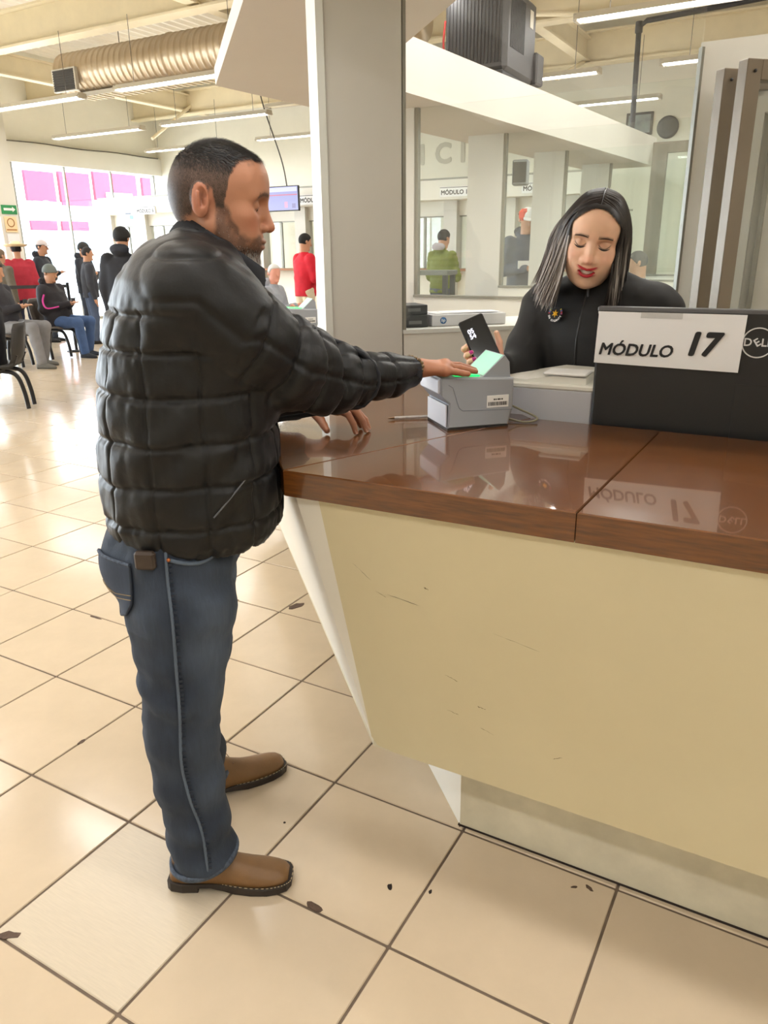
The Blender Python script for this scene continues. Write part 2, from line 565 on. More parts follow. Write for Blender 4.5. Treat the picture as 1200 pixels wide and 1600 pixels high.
# chipped corners and specks on the tiles
def blob(cx, cy, r, seed, el=1.0, ang=0.0):
    rg = np.random.default_rng(seed); n = 11; pts = []
    for k in range(n):
        a = 2 * PI * k / n; q = r * rg.uniform(0.72, 1.12)
        x, y = q * math.cos(a) * el, q * math.sin(a) / el
        pts.append((cx + x * math.cos(ang) - y * math.sin(ang), cy + x * math.sin(ang) + y * math.cos(ang)))
    return pts
for k, (cx, cy, r, m, el, an) in enumerate([(0.205, 0.4255, 0.016, M_CHIP, 1.5, 0), (-0.375, 0.012, 0.018, M_CHIP, 1.6, 0.5), (0.335, 0.565, 0.009, M_DARKSPOT, 0.8, 0.4),
        (0.43, 0.60, 0.006, M_DARKSPOT, 0.8, 0.2), (0.77, 0.80, 0.008, M_CHIP, 1.5, 2.6), (0.735, 0.785, 0.006, M_CHIP, 1.5, 0.6),
        (-0.03, 0.62, 0.004, M_DARKSPOT, 1, 0), (-0.83, 0.60, 0.011, M_CHIP, 1.3, 1.5), (-1.25, 1.23, 0.020, M_CHIP, 2.0, 0.2), (-1.5, 1.235, 0.016, M_CHIP, 2.2, 0.0),
        (-0.80, 1.74, 0.03, M_CHIP, 1.4, 1.2), (-0.95, 2.09, 0.032, M_CHIP, 1.4, 0.9), (-1.1, 1.66, 0.02, M_CHIP, 2.0, 0.1), (0.395, 0.86, 0.012, M_CHIP, 1.8, 1.9)]):
    MB().prism(blob(cx, cy, r, k, el, an), -0.002, 0.0008).build('chip', m, floor)

# ------------------------------------------------------------------ shell of the hall
X0, X1, Y0, Y1, ZR = -14.0, 6.0, -6.0, 14.5, 5.35
wf = MB().box((X0 - 0.3, Y1, 0), (X1, Y1 + 0.25, ZR + 0.5)).build('wall_back', M_CREAMWALL); tag(wf, kind='structure')
wr = MB().box((X1, Y0, 0), (X1 + 0.25, Y1, ZR + 0.5)).build('wall_right', M_CREAMWALL); tag(wr, kind='structure')
wn = MB().box((X0 - 0.3, Y0 - 0.25, 0), (X1, Y0, ZR + 0.5)).build('wall_front', M_CREAMWALL); tag(wn, kind='structure')
wl = MB().box((X0 - 0.3, Y0, 3.65), (X0, Y1, ZR + 0.5)).build('wall_left', M_CREAMWALL); tag(wl, kind='structure')
lt = MB().box((X0 - 0.3, Y0, 3.27), (X0 + 0.12, Y1, 3.65)).build('trim_1', M_WHITE); tag(lt, 'white lintel band over the street windows', kind='structure')
MB().tube([(X0 + 0.13, y, 3.66 + 0.012 * math.sin(y * 3)) for y in np.linspace(5, 14.4, 30)], 0.012, 6).build('cable', M_WIRE, lt)
# street glazing
win = empty('window_1', (X0, 0, 0)); tag(win, 'tall shop window facing the street', kind='structure')
ys = [-5.9, -4.4, -2.9, -1.4, 0.1, 1.6, 3.1, 4.6, 6.1, 7.6, 9.05, 10.35, 11.65, 12.95, 14.3]
for a, b in zip(ys[:-1], ys[1:]):
    MB().box((-0.006, a + 0.02, 0.06), (0.006, b - 0.02, 3.26)).build('pane', M_GLASS, win)
for k, y in enumerate(ys):
    MB().box((-0.03, y - 0.018, 0.0), (0.03, y + 0.018, 3.27)).build('mullion', M_FRAME_D, win)
MB().box((-0.04, Y0, 0), (0.04, Y1, 0.06)).build('bottom_rail', M_FRAME_D, win)

# roof: corrugated sheet, beams, purlins
nx = 370
xs = np.linspace(X0 - 0.3, X1 + 0.25, nx); zz = np.where((np.arange(nx) // 2) % 2 == 0, 0.0, 0.045)
V = [(x, y, ZR + z) for y in (Y0 - 0.2, Y1 + 0.25) for x, z in zip(xs, zz)]
Fc = [(i, i + nx, i + nx + 1, i + 1) for i in range(nx - 1)]
ceil = link('ceiling', to_mesh('ceiling', V, Fc), M_ROOF); tag(ceil, 'cream corrugated roof sheeting', kind='structure')
def ibeam(p, q, h=0.42, w=0.2, t=0.03):
    """I section from p to q (bottom centre line)"""
    p = np.array(p, float); q = np.array(q, float); d = q - p; L = np.linalg.norm(d); a = math.atan2(d[1], d[0])
    m = MB(); R = rotz(a)
    for lo, hi in (((0, -w / 2, 0), (L, w / 2, t)), ((0, -w / 2, h - t), (L, w / 2, h)), ((0, -t / 2, t), (L, t / 2, h - t))):
        m.box(lo, hi, R=R, at=p)
    return m
roof_frame = empty('trim_2', (0, 0, 0)); tag(roof_frame, 'cream painted steel roof beams', kind='structure')
for y in (-4.0, -1.0, 2.0, 5.0, 8.0, 11.0, 13.9):
    ibeam((X0, y, 4.42), (X1, y, 4.42), 0.5, 0.24).build('roof_beam', M_STEEL, roof_frame)
for x in (-12.3, -6.6, -3.2, 1.5):
    ibeam((x, Y0, 4.48), (x, Y1, 4.48), 0.36, 0.18).build('tie_beam', M_STEEL, roof_frame)
for y in (6.5, 9.4, 12.4, 3.5, 7.3, 10.2):
    MB().box((X0, y - 0.04, 5.14), (X1, y + 0.04, 5.34)).build('purlin', M_STEEL, roof_frame)
for (a, b) in [((-3.2, 9.7, 4.3), (-2.2, 11.0, 4.45)), ((-3.2, 12.4, 4.0), (-3.2, 13.9, 4.5)), ((-12.2, 12.6, 3.8), (-12.2, 13.9, 4.6))]:
    MB().tube([a, b], 0.035, 6).build('brace', M_STEEL, roof_frame)
for x in (-11.0, -9.6, -8.1, -6.8):
    MB().tube([(x, 8.0, 4.92), (x + 0.9, 9.6, 5.05)], 0.016, 6).build('tie_rod', M_WIRE, roof_frame)

# ------------------------------------------------------------------ overhead soffit of the service modules
HZ, HT = 2.40, 2.71
outer = [(3.6, 0.737), (0.163, 0.737), (-2.20, 3.10), (-1.84, 9.6)]
inner = [(3.6, 1.53), (0.49, 1.53), (-1.40, 3.42), (-1.02, 9.6)]
hdr = empty('trim_3', (0, 0, 0)); tag(hdr, 'white boxed soffit running above the service counters', kind='structure')
for k in range(3):
    q = [outer[k], outer[k + 1], inner[k + 1], inner[k]]
    a = sum(q[i][0] * q[(i + 1) % 4][1] - q[(i + 1) % 4][0] * q[i][1] for i in range(4))
    if a < 0: q = q[::-1]
    MB().prism(q, HZ, HZ + 0.09).build('soffit_panel', M_SOFFIT, hdr)
    t_ = 0.35
    oo = [tuple(np.array(outer[j]) * (1 - t_) + np.array(inner[j]) * t_) for j in (k, k + 1)]
    q = [oo[0], oo[1], inner[k + 1], inner[k]]
    a = sum(q[i][0] * q[(i + 1) % 4][1] - q[(i + 1) % 4][0] * q[i][1] for i in range(4))
    if a < 0: q = q[::-1]
    MB().prism(q, HZ + 0.09, HT).build('soffit_box', M_SOFFIT, hdr)

# ------------------------------------------------------------------ partition beside module 17 (runs square to the slanted counter)
def on_c(c, s, z):                      # point of the plane y - x = c with x + y = s
    return ((s - c) / 2, (s + c) / 2, z)
D1 = np.array([1, 1, 0]) / math.sqrt(2)     # along the partition
D2 = np.array([-1, 1, 0]) / math.sqrt(2)    # along the slanted counter, away from the camera
RP = rotz(PI / 4)
def pbox(c, s0, s1, z0, z1, t, bev=0.0):
    """box standing on plane y-x=c between sums s0..s1, thickness t behind it"""
    L = (s1 - s0) / math.sqrt(2)
    return MB().box((0, 0, z0), (L, t, z1), bev=bev, R=RP, at=on_c(c, s0, 0))
col = pbox(1.95, 1.10, 1.475, 0.0, HZ, 0.14, 0.004).build('trim_4', M_COLUMN)
tag(col, 'broad white column rising from the counter to the soffit', kind='structure')
MB().box((-0.012, -0.008, 0.9), (0.012, 0.145, HZ), R=RP, at=on_c(1.95, 1.098, 0)).build('corner_bead', M_FRAME_W, col)
par = pbox(1.95, 1.48, 3.06, 0.0, 1.222, 0.075).build('wall_partition', M_WHITE)
tag(par, 'low white partition wall below the glass', kind='structure')
pg = empty('window_2', on_c(1.95, 1.48, 1.222)); tag(pg, 'fixed glass pane on the white partition', kind='structure')
def loc_box(o, m, name, material):
    ob = m.build(name, material)
    ob.parent = o; ob.matrix_parent_inverse = Matrix.Translation(o.location).inverted()
    return ob
loc_box(pg, pbox(1.955, 1.49, 3.04, 1.228, HZ, 0.008), 'pane', M_GLASS)
loc_box(pg, pbox(1.95, 1.476, 1.492, 1.222, HZ, 0.03), 'edge_channel', M_FRAME_D)
loc_box(pg, pbox(1.945, 1.476, 3.05, 1.214, 1.228, 0.05), 'sill', M_FRAME_W)
loc_box(pg, pbox(1.95, 3.035, 3.05, 1.222, 2.16, 0.02), 'edge_channel', M_FRAME_D)
# white wall at the right with its top just over the doors
ws = MB().box((0.535, 2.50, 0), (3.6, 2.62, 2.175)).build('wall_side', M_WHITE); tag(ws, 'white wall slab behind the sliding doors', kind='structure')

sw_ = empty('window_7', (0.72, 2.49, 0.9)); tag(sw_, 'added pale frame strips on the white wall slab, imitating reflections in the door pane', kind='structure')  # made-up strips standing for frames mirrored in the door pane
for lo, hi, m_ in (((0.712, 2.462, 0.6), (0.728, 2.50, 2.0), M_FRAME_D), ((0.742, 2.455, 0.6), (0.775, 2.50, 1.98), M_FRAME_W), ((0.775, 2.455, 1.93), (1.35, 2.50, 1.98), M_FRAME_W), ((1.32, 2.455, 0.6), (1.35, 2.50, 1.93), M_FRAME_W), ((0.80, 2.47, 0.6), (0.815, 2.50, 1.93), M_FRAME_D)):
    loc_box(sw_, MB().box(lo, hi), 'frame', m_)
# bronze sliding door leaves, open, in front of the white wall
def door_leaf(name, c, s0, s1, z1, label):
    e = empty(name, on_c(c, s0, 0)); tag(e, label, kind='structure')
    st = 0.056 * math.sqrt(2)
    loc_box(e, pbox(c, s0, s0 + st, 0.01, z1, 0.045, 0.002), 'stile', M_BRONZE)
    loc_box(e, pbox(c, s1 - st, s1, 0.01, z1, 0.045, 0.002), 'stile', M_BRONZE)
    loc_box(e, pbox(c, s0 + st, s1 - st, z1 - 0.06, z1, 0.045, 0.002), 'top_rail', M_BRONZE)
    loc_box(e, pbox(c, s0 + st, s1 - st, 0.01, 0.12, 0.045, 0.002), 'bottom_rail', M_BRONZE)
    loc_box(e, pbox(c + 0.02, s0 + st, s1 - st, 0.12, z1 - 0.06, 0.006), 'pane', M_GLASS)
    for zz_ in (z1 - 0.035,):
        p = on_c(c - 0.003, s0 + st * 0.5, zz_)
        loc_box(e, MB().lathe([(0.005, 0), (0.005, 0.004), (0, 0.004)], 10, M=lambda v: RP @ np.array([v[0], -v[2], v[1]]) + np.array(p)), 'screw', M_BLACKPIPE)
    return e
door_leaf('door_1', 1.72, 3.005, 4.3, 2.062, 'bronze framed sliding door leaf, the farther of two')
door_leaf('door_2', 1.50, 2.955, 4.4, 2.058, 'bronze framed sliding door leaf, the nearer of two')

# ------------------------------------------------------------------ row of modules behind: partition walls with columns and glass
row = []
for n in range(4):
    y = 4.38 + 1.5 * n; xl = -1.565 + 0.045 * (y - 4.38)
    w = empty('window_%d' % (n + 3), (xl, y, 0)); tag(w, 'white module partition with a glass upper part', kind='structure')
    x1 = 0.35 + 0.1 * n
    def kid(m, name, material): return loc_box(w, m, name, material)
    kid(MB().box((xl - 0.33, y, 0), (xl - 0.012, y + 0.1, HZ)), 'column', M_COLUMN)
    kid(MB().box((xl - 0.012, y + 0.01, 1.17), (xl + 0.014, y + 0.05, HZ)), 'edge_channel', M_FRAME_D)
    kid(MB().box((xl - 0.012, y, 0), (x1, y + 0.08, 1.165)), 'lower_wall', M_WHITE)
    kid(MB().box((xl + 0.014, y + 0.03, 1.18), (x1, y + 0.038, HZ)), 'pane', M_GLASS_G)
    kid(MB().box((xl - 0.012, y - 0.012, 1.165), (x1, y + 0.05, 1.182)), 'sill', M_FRAME_D)
# counters of those modules: slanted body and worktop are built with the other counters
# glazed door at the end of the row
ed = empty('door_3', (-1.0, 9.5, 0)); tag(ed, 'bronze framed glass door at the far end of the modules', kind='structure')
for lo, hi in (((-1.03, 9.48, 0), (-0.86, 9.54, 2.65)), ((-0.60, 9.48, 0), (-0.48, 9.54, 2.65)), ((-0.86, 9.48, 2.53), (-0.60, 9.54, 2.65)), ((-0.86, 9.48, 0), (-0.60, 9.54, 0.95))):
    loc_box(ed, MB().box(lo, hi), 'frame', M_BRONZE)
loc_box(ed, MB().box((-0.86, 9.505, 0.95), (-0.60, 9.511, 2.53)), 'pane', M_GLASS_G)
w2 = MB().box((-0.48, 9.48, 0), (3.5, 9.58, 2.75)).build('wall_end', M_WHITE); tag(w2, kind='structure')

# ------------------------------------------------------------------ far row of modules across the hall
FY = 12.4
fr = empty('wall_far', (0, FY, 0)); tag(fr, 'far row of white service modules below a header', kind='structure')
def fk(m, name, material): return loc_box(fr, m, name, material)
fk(MB().box((-13.9, FY - 0.1, 2.30), (-2.4, FY + 0.5, 2.62)), 'header', M_WHITE)
fk(MB().box((-13.9, FY, 2.62), (-2.4, FY + 0.1, 2.66)), 'ledge', M_FRAME_D)
fk(MB().box((-13.9, FY + 0.3, 0), (-2.4, FY + 0.4, 1.1)), 'lower_wall', M_CREAMWALL)
fk(MB().box((-13.9, FY + 0.30, 2.05), (-2.4, FY + 0.38, 2.32)), 'upper_panel', M_WHITE)
for x in np.arange(-13.9, -2.3, 1.1):
    fk(MB().box((x - 0.13, FY + 0.2, 0), (x + 0.13, FY + 0.45, 2.30)), 'pillar', M_COLUMN)
    fk(MB().box((x + 0.13, FY + 0.36, 1.1), (x + 0.97, FY + 0.366, 2.05)), 'pane', M_GLASS_G)
    fk(MB().box((x + 0.50, FY + 0.34, 1.1), (x + 0.54, FY + 0.38, 2.05)), 'mullion', M_FRAME_D)
    fk(MB().box((x + 0.13, FY + 0.34, 2.03), (x + 0.97, FY + 0.38, 2.06)), 'rail', M_FRAME_D)
# post with safety signs near the street windows
fk(MB().box((-13.8, FY + 0.02, 1.10), (-2.5, FY + 0.32, 1.14), bev=0.003), 'worktop', mat('far_wood', (150, 96, 52), 0.35))
post = MB().box((-11.95, 8.36, 0), (-11.78, 8.72, 4.4)).build('wall_post', M_WHITE); tag(post, 'white post near the street windows', kind='structure')
# ------------------------------------------------------------------ ceiling lights
M_REFL = mat('lamp_reflector', (205, 198, 184), rough=0.45)
M_TUBE = mat('lit_fluorescent_tube', (255, 255, 255), emit=(1.0, 0.98, 0.95, 1), estr=9.0)
M_TUBE_OFF = mat('unlit_tube', (236, 228, 205), rough=0.4)
def lamp_meshes():
    L = 2.35
    pr = [(-0.11, -0.01), (-0.055, 0.055), (0.055, 0.055), (0.11, -0.01), (0.10, -0.012), (0.048, 0.045), (-0.048, 0.045), (-0.10, -0.012)]
    V = [(x, p[0], p[1]) for x in (-L / 2, L / 2) for p in pr]
    n = 8
    Fc = [(k, (k + 1) % n, (k + 1) % n + n, k + n) for k in range(n)] + [tuple(range(n))[::-1], tuple(range(n, 2 * n))]
    h = MB().add(V, Fc).mesh('reflector'); h.materials.append(M_REFL)
    t = MB().tube([(-L / 2 + 0.05, 0, 0), (L / 2 - 0.05, 0, 0)], 0.019, 8).mesh('tube'); t.materials.append(M_TUBE)
    e = MB().box((-0.02, -0.075, -0.022), (0.02, 0.075, 0.05), bev=0.004).mesh('end_cap'); e.materials.append(M_REFL)
    w = MB().tube([(0, 0, 0.05), (0, 0, 0.86)], 0.004, 5).mesh('hanger'); w.materials.append(M_WIRE)
    return h, t, e, w
LM = lamp_meshes()
area = bpy.data.lights.new('fluorescent_light', 'AREA')
area.shape = 'RECTANGLE'; area.size = 2.2; area.size_y = 0.14; area.energy = LAMP_POWER; area.color = (1.0, 0.985, 0.965)
def lamp(x, y, label, rz=0.0, lit=True, z=3.6):
    e = empty('ceiling_light', (x, y, z), rz, label, 'ceiling light', 'fluorescent ceiling lights')
    link('reflector', LM[0], None, e)
    for s in (-0.045, 0.045):
        tm = LM[1]
        if not lit:
            tm = LM[1].copy(); tm.materials.clear(); tm.materials.append(M_TUBE_OFF)
        link('tube', tm, None, e, (0, s, 0.006))
    for s in (-1, 1):
        link('end_cap', LM[2], None, e, (s * 1.165, 0, 0)); link('hanger', LM[3], None, e, (s * 0.85, 0, 0))
    if lit:
        lo = bpy.data.objects.new('light', area); COL.objects.link(lo); lo.parent = e; lo.location = (0, 0, -0.035)
        lu_ = bpy.data.objects.new('added_fill', ceiling_fill); COL.objects.link(lu_); lu_.parent = e; lu_.location = (0, 0, 0.062); lu_.rotation_euler = (PI, 0, 0)
    return e
ceiling_fill = bpy.data.lights.new('added_ceiling_fill', 'AREA'); ceiling_fill.shape = 'RECTANGLE'; ceiling_fill.size = 2.2; ceiling_fill.size_y = 0.1; ceiling_fill.energy = LAMP_POWER * 0.3; ceiling_fill.color = (1.0, 0.985, 0.965)  # added light facing up from each fitting, only to brighten the roof
for x, y, lb in [(-9.85, 7.78, 'lit strip light hanging left of the round duct'), (-6.72, 7.72, 'lit strip light hanging just below the round duct'),
        (-0.35, 7.75, 'large lit strip light at the top right above the glass'),
        (-11.4, 10.4, 'lit strip light before the street wall, left of the man'), (-8.5, 10.36, 'lit strip light right above the man\'s head'),
        (-3.1, 10.2, 'lit strip light beside the black cooler'), (0.0, 10.2, 'lit strip light touching the white wall slab at right'),
        (-8.32, 12.8, 'lit strip light beside the white column, over the screen'), (-11.5, 12.9, 'far lit strip light partly hidden by the man\'s hair'),
        (-2.78, 12.5, 'lit strip light over the framed picture and round speaker')]:
    lamp(x, y, lb)
lamp(-2.29, 7.1, 'short end of a lit strip light seen in front of the black cooler', PI / 2 + 0.1)
lamp(-7.0, 11.45, 'unlit cream strip light above the wall screen', 0, lit=False, z=3.9)
for x in (-9.8, -6.6, -3.3, 0.0, 3.2):
    for y in (5.3, 2.85, 0.4, -2.1):
        if y > 5 and x < -3: continue
        lamp(x, y, 'lit strip light hanging outside the picture, over the near half of the hall')
for y in (7.7, 10.3):
    lamp(3.2, y, 'lit strip light outside the picture, over the far right offices')
lamp(-0.2, 4.0, 'added strip light outside the picture, brightening the first office behind the glass')  # unseen extra lamp, put in to brighten the offices
lamp(-0.2, 6.5, 'added strip light outside the picture, brightening the second office behind the glass')  # likewise added for more light behind the glass

# ------------------------------------------------------------------ spiral duct with grille
M_DUCT = mat('galvanised_duct', (196, 178, 152), rough=0.34, metal=0.55, noise=0.06, nscale=5)
M_GRILLE = mat('dark_grille', (70, 66, 62), rough=0.6)
duct = empty('air_duct', (-10.2, 8.9, 4.2), 0, 'large round spiral metal air duct hanging from the roof', 'duct')
Rd = 0.30; L = 6.4; nseg = 420; nn = 30
rings = []
for k in range(nseg + 1):
    x = L * k / nseg; r = Rd + (0.015 if (k % 8) in (0, 1) else 0.0) + (0.012 if k in (150, 151, 152, 290, 291, 292) else 0)
    rings.append([(x, r * math.cos(2 * PI * j / nn), r * math.sin(2 * PI * j / nn)) for j in range(nn)])
MB().loft(rings, cap=True).build('spiral_pipe', M_DUCT, duct)
g = MB().box((0.02, -0.36, -0.30), (0.55, -0.30, 0.02)).build('outlet_frame', M_REFL, duct)
for k in range(9):
    MB().box((0.05, -0.372, -0.285 + k * 0.033), (0.52, -0.355, -0.27 + k * 0.033)).build('louvre', M_GRILLE, duct)
MB().box((0.05, -0.3605, -0.29), (0.52, -0.3595, 0.0)).build('grille_back', M_GRILLE, duct)
MB().box((0.3, -0.16, -0.36), (3.6, 0.16, -0.30)).build('ceiling_tray', M_REFL, duct)
for k in range(24): MB().box((0.35 + k * 0.135, -0.15, -0.372), (0.40 + k * 0.135, 0.15, -0.36)).build('slat', M_STEEL, duct)
for x in (1.2, 3.4, 5.6): MB().tube([(x, 0, 0.3), (x, 0, 1.1)], 0.006, 6).build('hanger', M_WIRE, duct)

# ------------------------------------------------------------------ evaporative cooler, pipes, wall speaker, picture
M_COOLER = mat('dark_cooler_housing', (62, 60, 60), rough=0.5, noise=0.06, nscale=5)
M_COOLER2 = mat('dark_cooler_louvre', (44, 43, 44), rough=0.6)
cl = empty('air_cooler', (-2.27, 6.3, 2.76), 0.03, 'black boxy air cooler unit standing above the soffit', 'air cooler')
cl.scale = (0.78, 0.78, 0.78)
MB().box((0.0, 0.0, 0.25), (0.75, 1.05, 1.12), bev=0.05).build('housing', M_COOLER, cl)
MB().box((0.1, -0.02, 0.05), (0.72, 0.98, 0.26), bev=0.01).build('drip_tray', M_COOLER2, cl)
for k in range(16): MB().box((0.05 + k * 0.042, -0.012, 0.34), (0.07 + k * 0.042, 0.01, 1.02)).build('louvre', M_COOLER2, cl)
for k in range(12): MB().box((0.745, 0.12 + k * 0.042, 0.5), (0.757, 0.14 + k * 0.042, 1.02)).build('side_louvre', M_COOLER2, cl)
MB().box((0.75, 0.78, 0.82), (0.756, 0.9, 1.0)).build('rating_plate', M_REFL, cl)
MB().box((0.5, 0.98, 0.26), (0.8, 1.25, 0.6), bev=0.02).build('outlet_box', M_COOLER, cl)
for (a, b) in (((0.05, 0.02), (0.05, 1.3)), ((0.72, 0.02), (0.72, 1.3))):
    MB().tube([(a[0], a[1], 0.03), (b[0], b[1], 0.03)], 0.025, 6).build('support_bar', M_BLACKPIPE, cl)
MB().tube([(0.1, 0.05, 0.3), (0.02, -0.05, 0.5), (0.03, -0.04, 0.8)], 0.012, 6, 6).build('red_wire', mat('red_wire', (170, 50, 45), 0.5), cl)
pp = empty('drain_pipe', (-1.25, 9.3, 2.72), 0, 'thin black vertical pipe joining a horizontal one near the roof', 'pipe')
MB().tube([(0, 0, 0), (-0.02, 0, 1.1), (0.06, 0, 1.16), (3.2, 0, 1.3)], 0.03, 8).build('pipe_run', M_BLACKPIPE, pp)
MB().tube([(-0.02, 0, 1.05), (-0.02, 0, 1.16)], 0.042, 8).build('elbow', M_BLACKPIPE, pp)
M_SPK = mat('dark_speaker_mesh', (92, 92, 92), rough=0.7, noise=0.1, nscale=60)
sp = empty('wall_speaker', (-1.84, 14.5, 3.44), 0, 'round dark grey speaker high on the far cream wall', 'speaker')
MB().lathe([(0.17, 0), (0.17, 0.05), (0.14, 0.07), (0.0, 0.075)], 28, M=lambda v: np.array([v[0], -v[2], v[1]])).build('grille', M_SPK, sp)
MB().lathe([(0.165, 0.0), (0.182, 0.0), (0.182, 0.03), (0.165, 0.035)], 28, ring=True, M=lambda v: np.array([v[0], -v[2], v[1]])).build('rim', M_GRILLE, sp)
pc = empty('framed_picture', (-2.33, 14.5, 3.34), 0, 'small dark framed picture high on the far wall, beside the round speaker', 'picture')
MB().box((-0.23, -0.03, 0.0), (0.23, 0.0, 0.37), bev=0.006).build('picture_frame', M_GRILLE, pc)
MB().box((-0.19, -0.034, 0.04), (0.19, -0.03, 0.33)).build('print', mat('grey_photo_print', (150, 158, 160), 0.4, noise=0.35, nscale=7), pc)

# ------------------------------------------------------------------ counters
M_WOOD = mat('varnished_wood', (98, 56, 18), rough=0.25, noise=0.34, nscale=5.5, stretch=(2.0, 26, 26), coat=0.75)
M_WOOD2 = mat('varnished_wood_slant', (100, 58, 19), rough=0.25, noise=0.30, nscale=5.5, stretch=(8, 8, 22), coat=0.75)
for m_ in (M_WOOD, M_WOOD2): m_.node_tree.nodes['Principled BSDF'].inputs['Coat Roughness'].default_value = 0.035
M_CREAMPANEL = mat('cream_counter_paint', (206, 195, 162), rough=0.5, noise=0.03, nscale=3)
M_SLANT = mat('white_counter_paint', (228, 224, 214), rough=0.45, noise=0.02, nscale=3)
M_KICK = mat('scuffed_plinth_paint', (212, 205, 184), rough=0.6, noise=0.10, nscale=9)
M_SCUFF = mat('dark_scuff', (112, 98, 74), rough=0.8, noise=0.3, nscale=60)
M_SCRATCH = mat('ink_scratch', (62, 60, 66), rough=0.7)
ZT, TH = 1.05, 0.058
wt = empty('worktop', (0.09, 0.55, ZT), 0, 'glossy brown wooden worktop running round the service counters', 'worktop')
def wboard(poly, m, name='board'):
    a = sum(poly[i][0] * poly[(i + 1) % len(poly)][1] - poly[(i + 1) % len(poly)][0] * poly[i][1] for i in range(len(poly)))
    if a < 0: poly = poly[::-1]
    c = np.mean(poly, axis=0); g = 0.0009
    P = [np.array(p) for p in poly]
    b = 0.0022
    def ins(d):
        n = len(P); out = []
        for i in range(n):
            e0 = P[i] - P[i - 1]; e1 = P[(i + 1) % n] - P[i]
            n0 = np.array([-e0[1], e0[0]]) / np.linalg.norm(e0); n1 = np.array([-e1[1], e1[0]]) / np.linalg.norm(e1)
            k = (n0 + n1); k /= max(k @ n0, 0.2)
            out.append(P[i] + k * d)
        return out
    n = len(P); V = []; F_ = []
    for d, z in ((g, ZT - TH), (g, ZT - b), (g + b, ZT)):
        V += [(q[0], q[1], z) for q in ins(d)]
    F_ = [tuple(range(n))[::-1], tuple(range(2 * n, 3 * n))]
    for l in (0, 1):
        F_ += [(l * n + i, l * n + (i + 1) % n, (l + 1) * n + (i + 1) % n, (l + 1) * n + i) for i in range(n)]
    o = MB().add(V, F_).build(name, m)
    o.parent = wt; o.matrix_parent_inverse = Matrix.Translation(wt.location).inverted()
    return o
W0 = (0.088, 0.549)
IC = (0.392, 1.297)
wboard([W0, (0.728, 0.568), (0.736, 1.297), IC], M_WOOD)
wboard([(0.728, 0.568), (2.7, 0.625), (2.7, 1.297), (0.736, 1.297)], M_WOOD)
wboard([W0, IC, (-0.13, 1.82), (-0.662, 1.30)], M_WOOD2)
wboard([(-0.662, 1.30), (-0.24, 1.715), (-1.50, 2.97), (-2.13, 2.77)], M_WOOD2)
wboard([(-2.13, 2.77), (-1.50, 2.97), (-1.02, 9.4), (-1.75, 9.4)], M_WOOD2)

ct = empty('service_counter', (0.4, 0.845, 0), 0, 'cream counter body with inward leaning panels and a recessed plinth', 'counter')
def ck(m, name, material):
    o = m.build(name, material); o.parent = ct; o.matrix_parent_inverse = Matrix.Translation(ct.location).inverted(); return o
A = np.array([0.165, 0.568, ZT - TH]); B = np.array([0.232, 0.671, 0.313])
AR = np.array([2.7, 0.64, ZT - TH]); BR = np.array([2.7, 0.69, 0.313])
def slab(pts, off):
    n = len(pts); P = [np.array(p, float) for p in pts]; Q = [p + np.array(off) for p in P]
    nrm = np.cross(P[1] - P[0], P[2] - P[0])
    Fc = [tuple(range(n)), tuple(range(n, 2 * n))[::-1]] + [(i, i + n, (i + 1) % n + n, (i + 1) % n) for i in range(n)]
    if nrm @ np.array(off) > 0: Fc = [f[::-1] for f in Fc]
    return MB().add(P + Q, Fc)
b1 = A + (B - A) * 0.955; b2 = B + (BR - B) * 0.022
ck(slab([A, b1, B + np.array([0.012, 0, 0.006]), b2, BR, AR], (0, 0.03, 0)), 'front_panel', M_CREAMPANEL)
A2 = np.array([0.100, 0.572, ZT - TH])                       # top edge of the slanted side
dg = np.array([-1.0, 1.0, 0])
S0, S1 = A2 + dg * 2.16, B + dg * 1.95
ck(slab([A2, S0, S1, b1 + np.array([-0.001, 0.001, 0]), ], (0.03, 0.03, 0)), 'slanted_panel', M_SLANT)
ck(slab([A + np.array([0, 0.001, 0]), A2, b1], (0.02, 0.03, 0)), 'corner_panel', M_SLANT)
ck(slab([B, BR, (2.7, 0.87, 0.313), (0.41, 0.87, 0.313)], (0, 0, 0.02)), 'underside', M_KICK)
ck(slab([B, (0.41, 0.87, 0.313), (-1.5, 2.78, 0.313), S1], (0, 0, 0.02)), 'underside', M_KICK)
ck(slab([(0.40, 0.845, 0), (2.7, 0.86, 0), (2.7, 0.86, 0.33), (0.40, 0.845, 0.33)], (0, 0.03, 0)), 'plinth', M_KICK)
ck(slab([(0.40, 0.845, 0), (0.40, 0.845, 0.33), (-1.6, 2.85, 0.33), (-1.6, 2.85, 0)], (0.03, 0.03, 0)), 'plinth', M_SLANT)
ck(slab([(-2.05, 2.80, ZT - TH), (-1.90, 2.86, 0.313), (-1.55, 9.3, 0.313), (-1.70, 9.3, ZT - TH)], (0.03, 0, 0)), 'row_panel', M_SLANT)
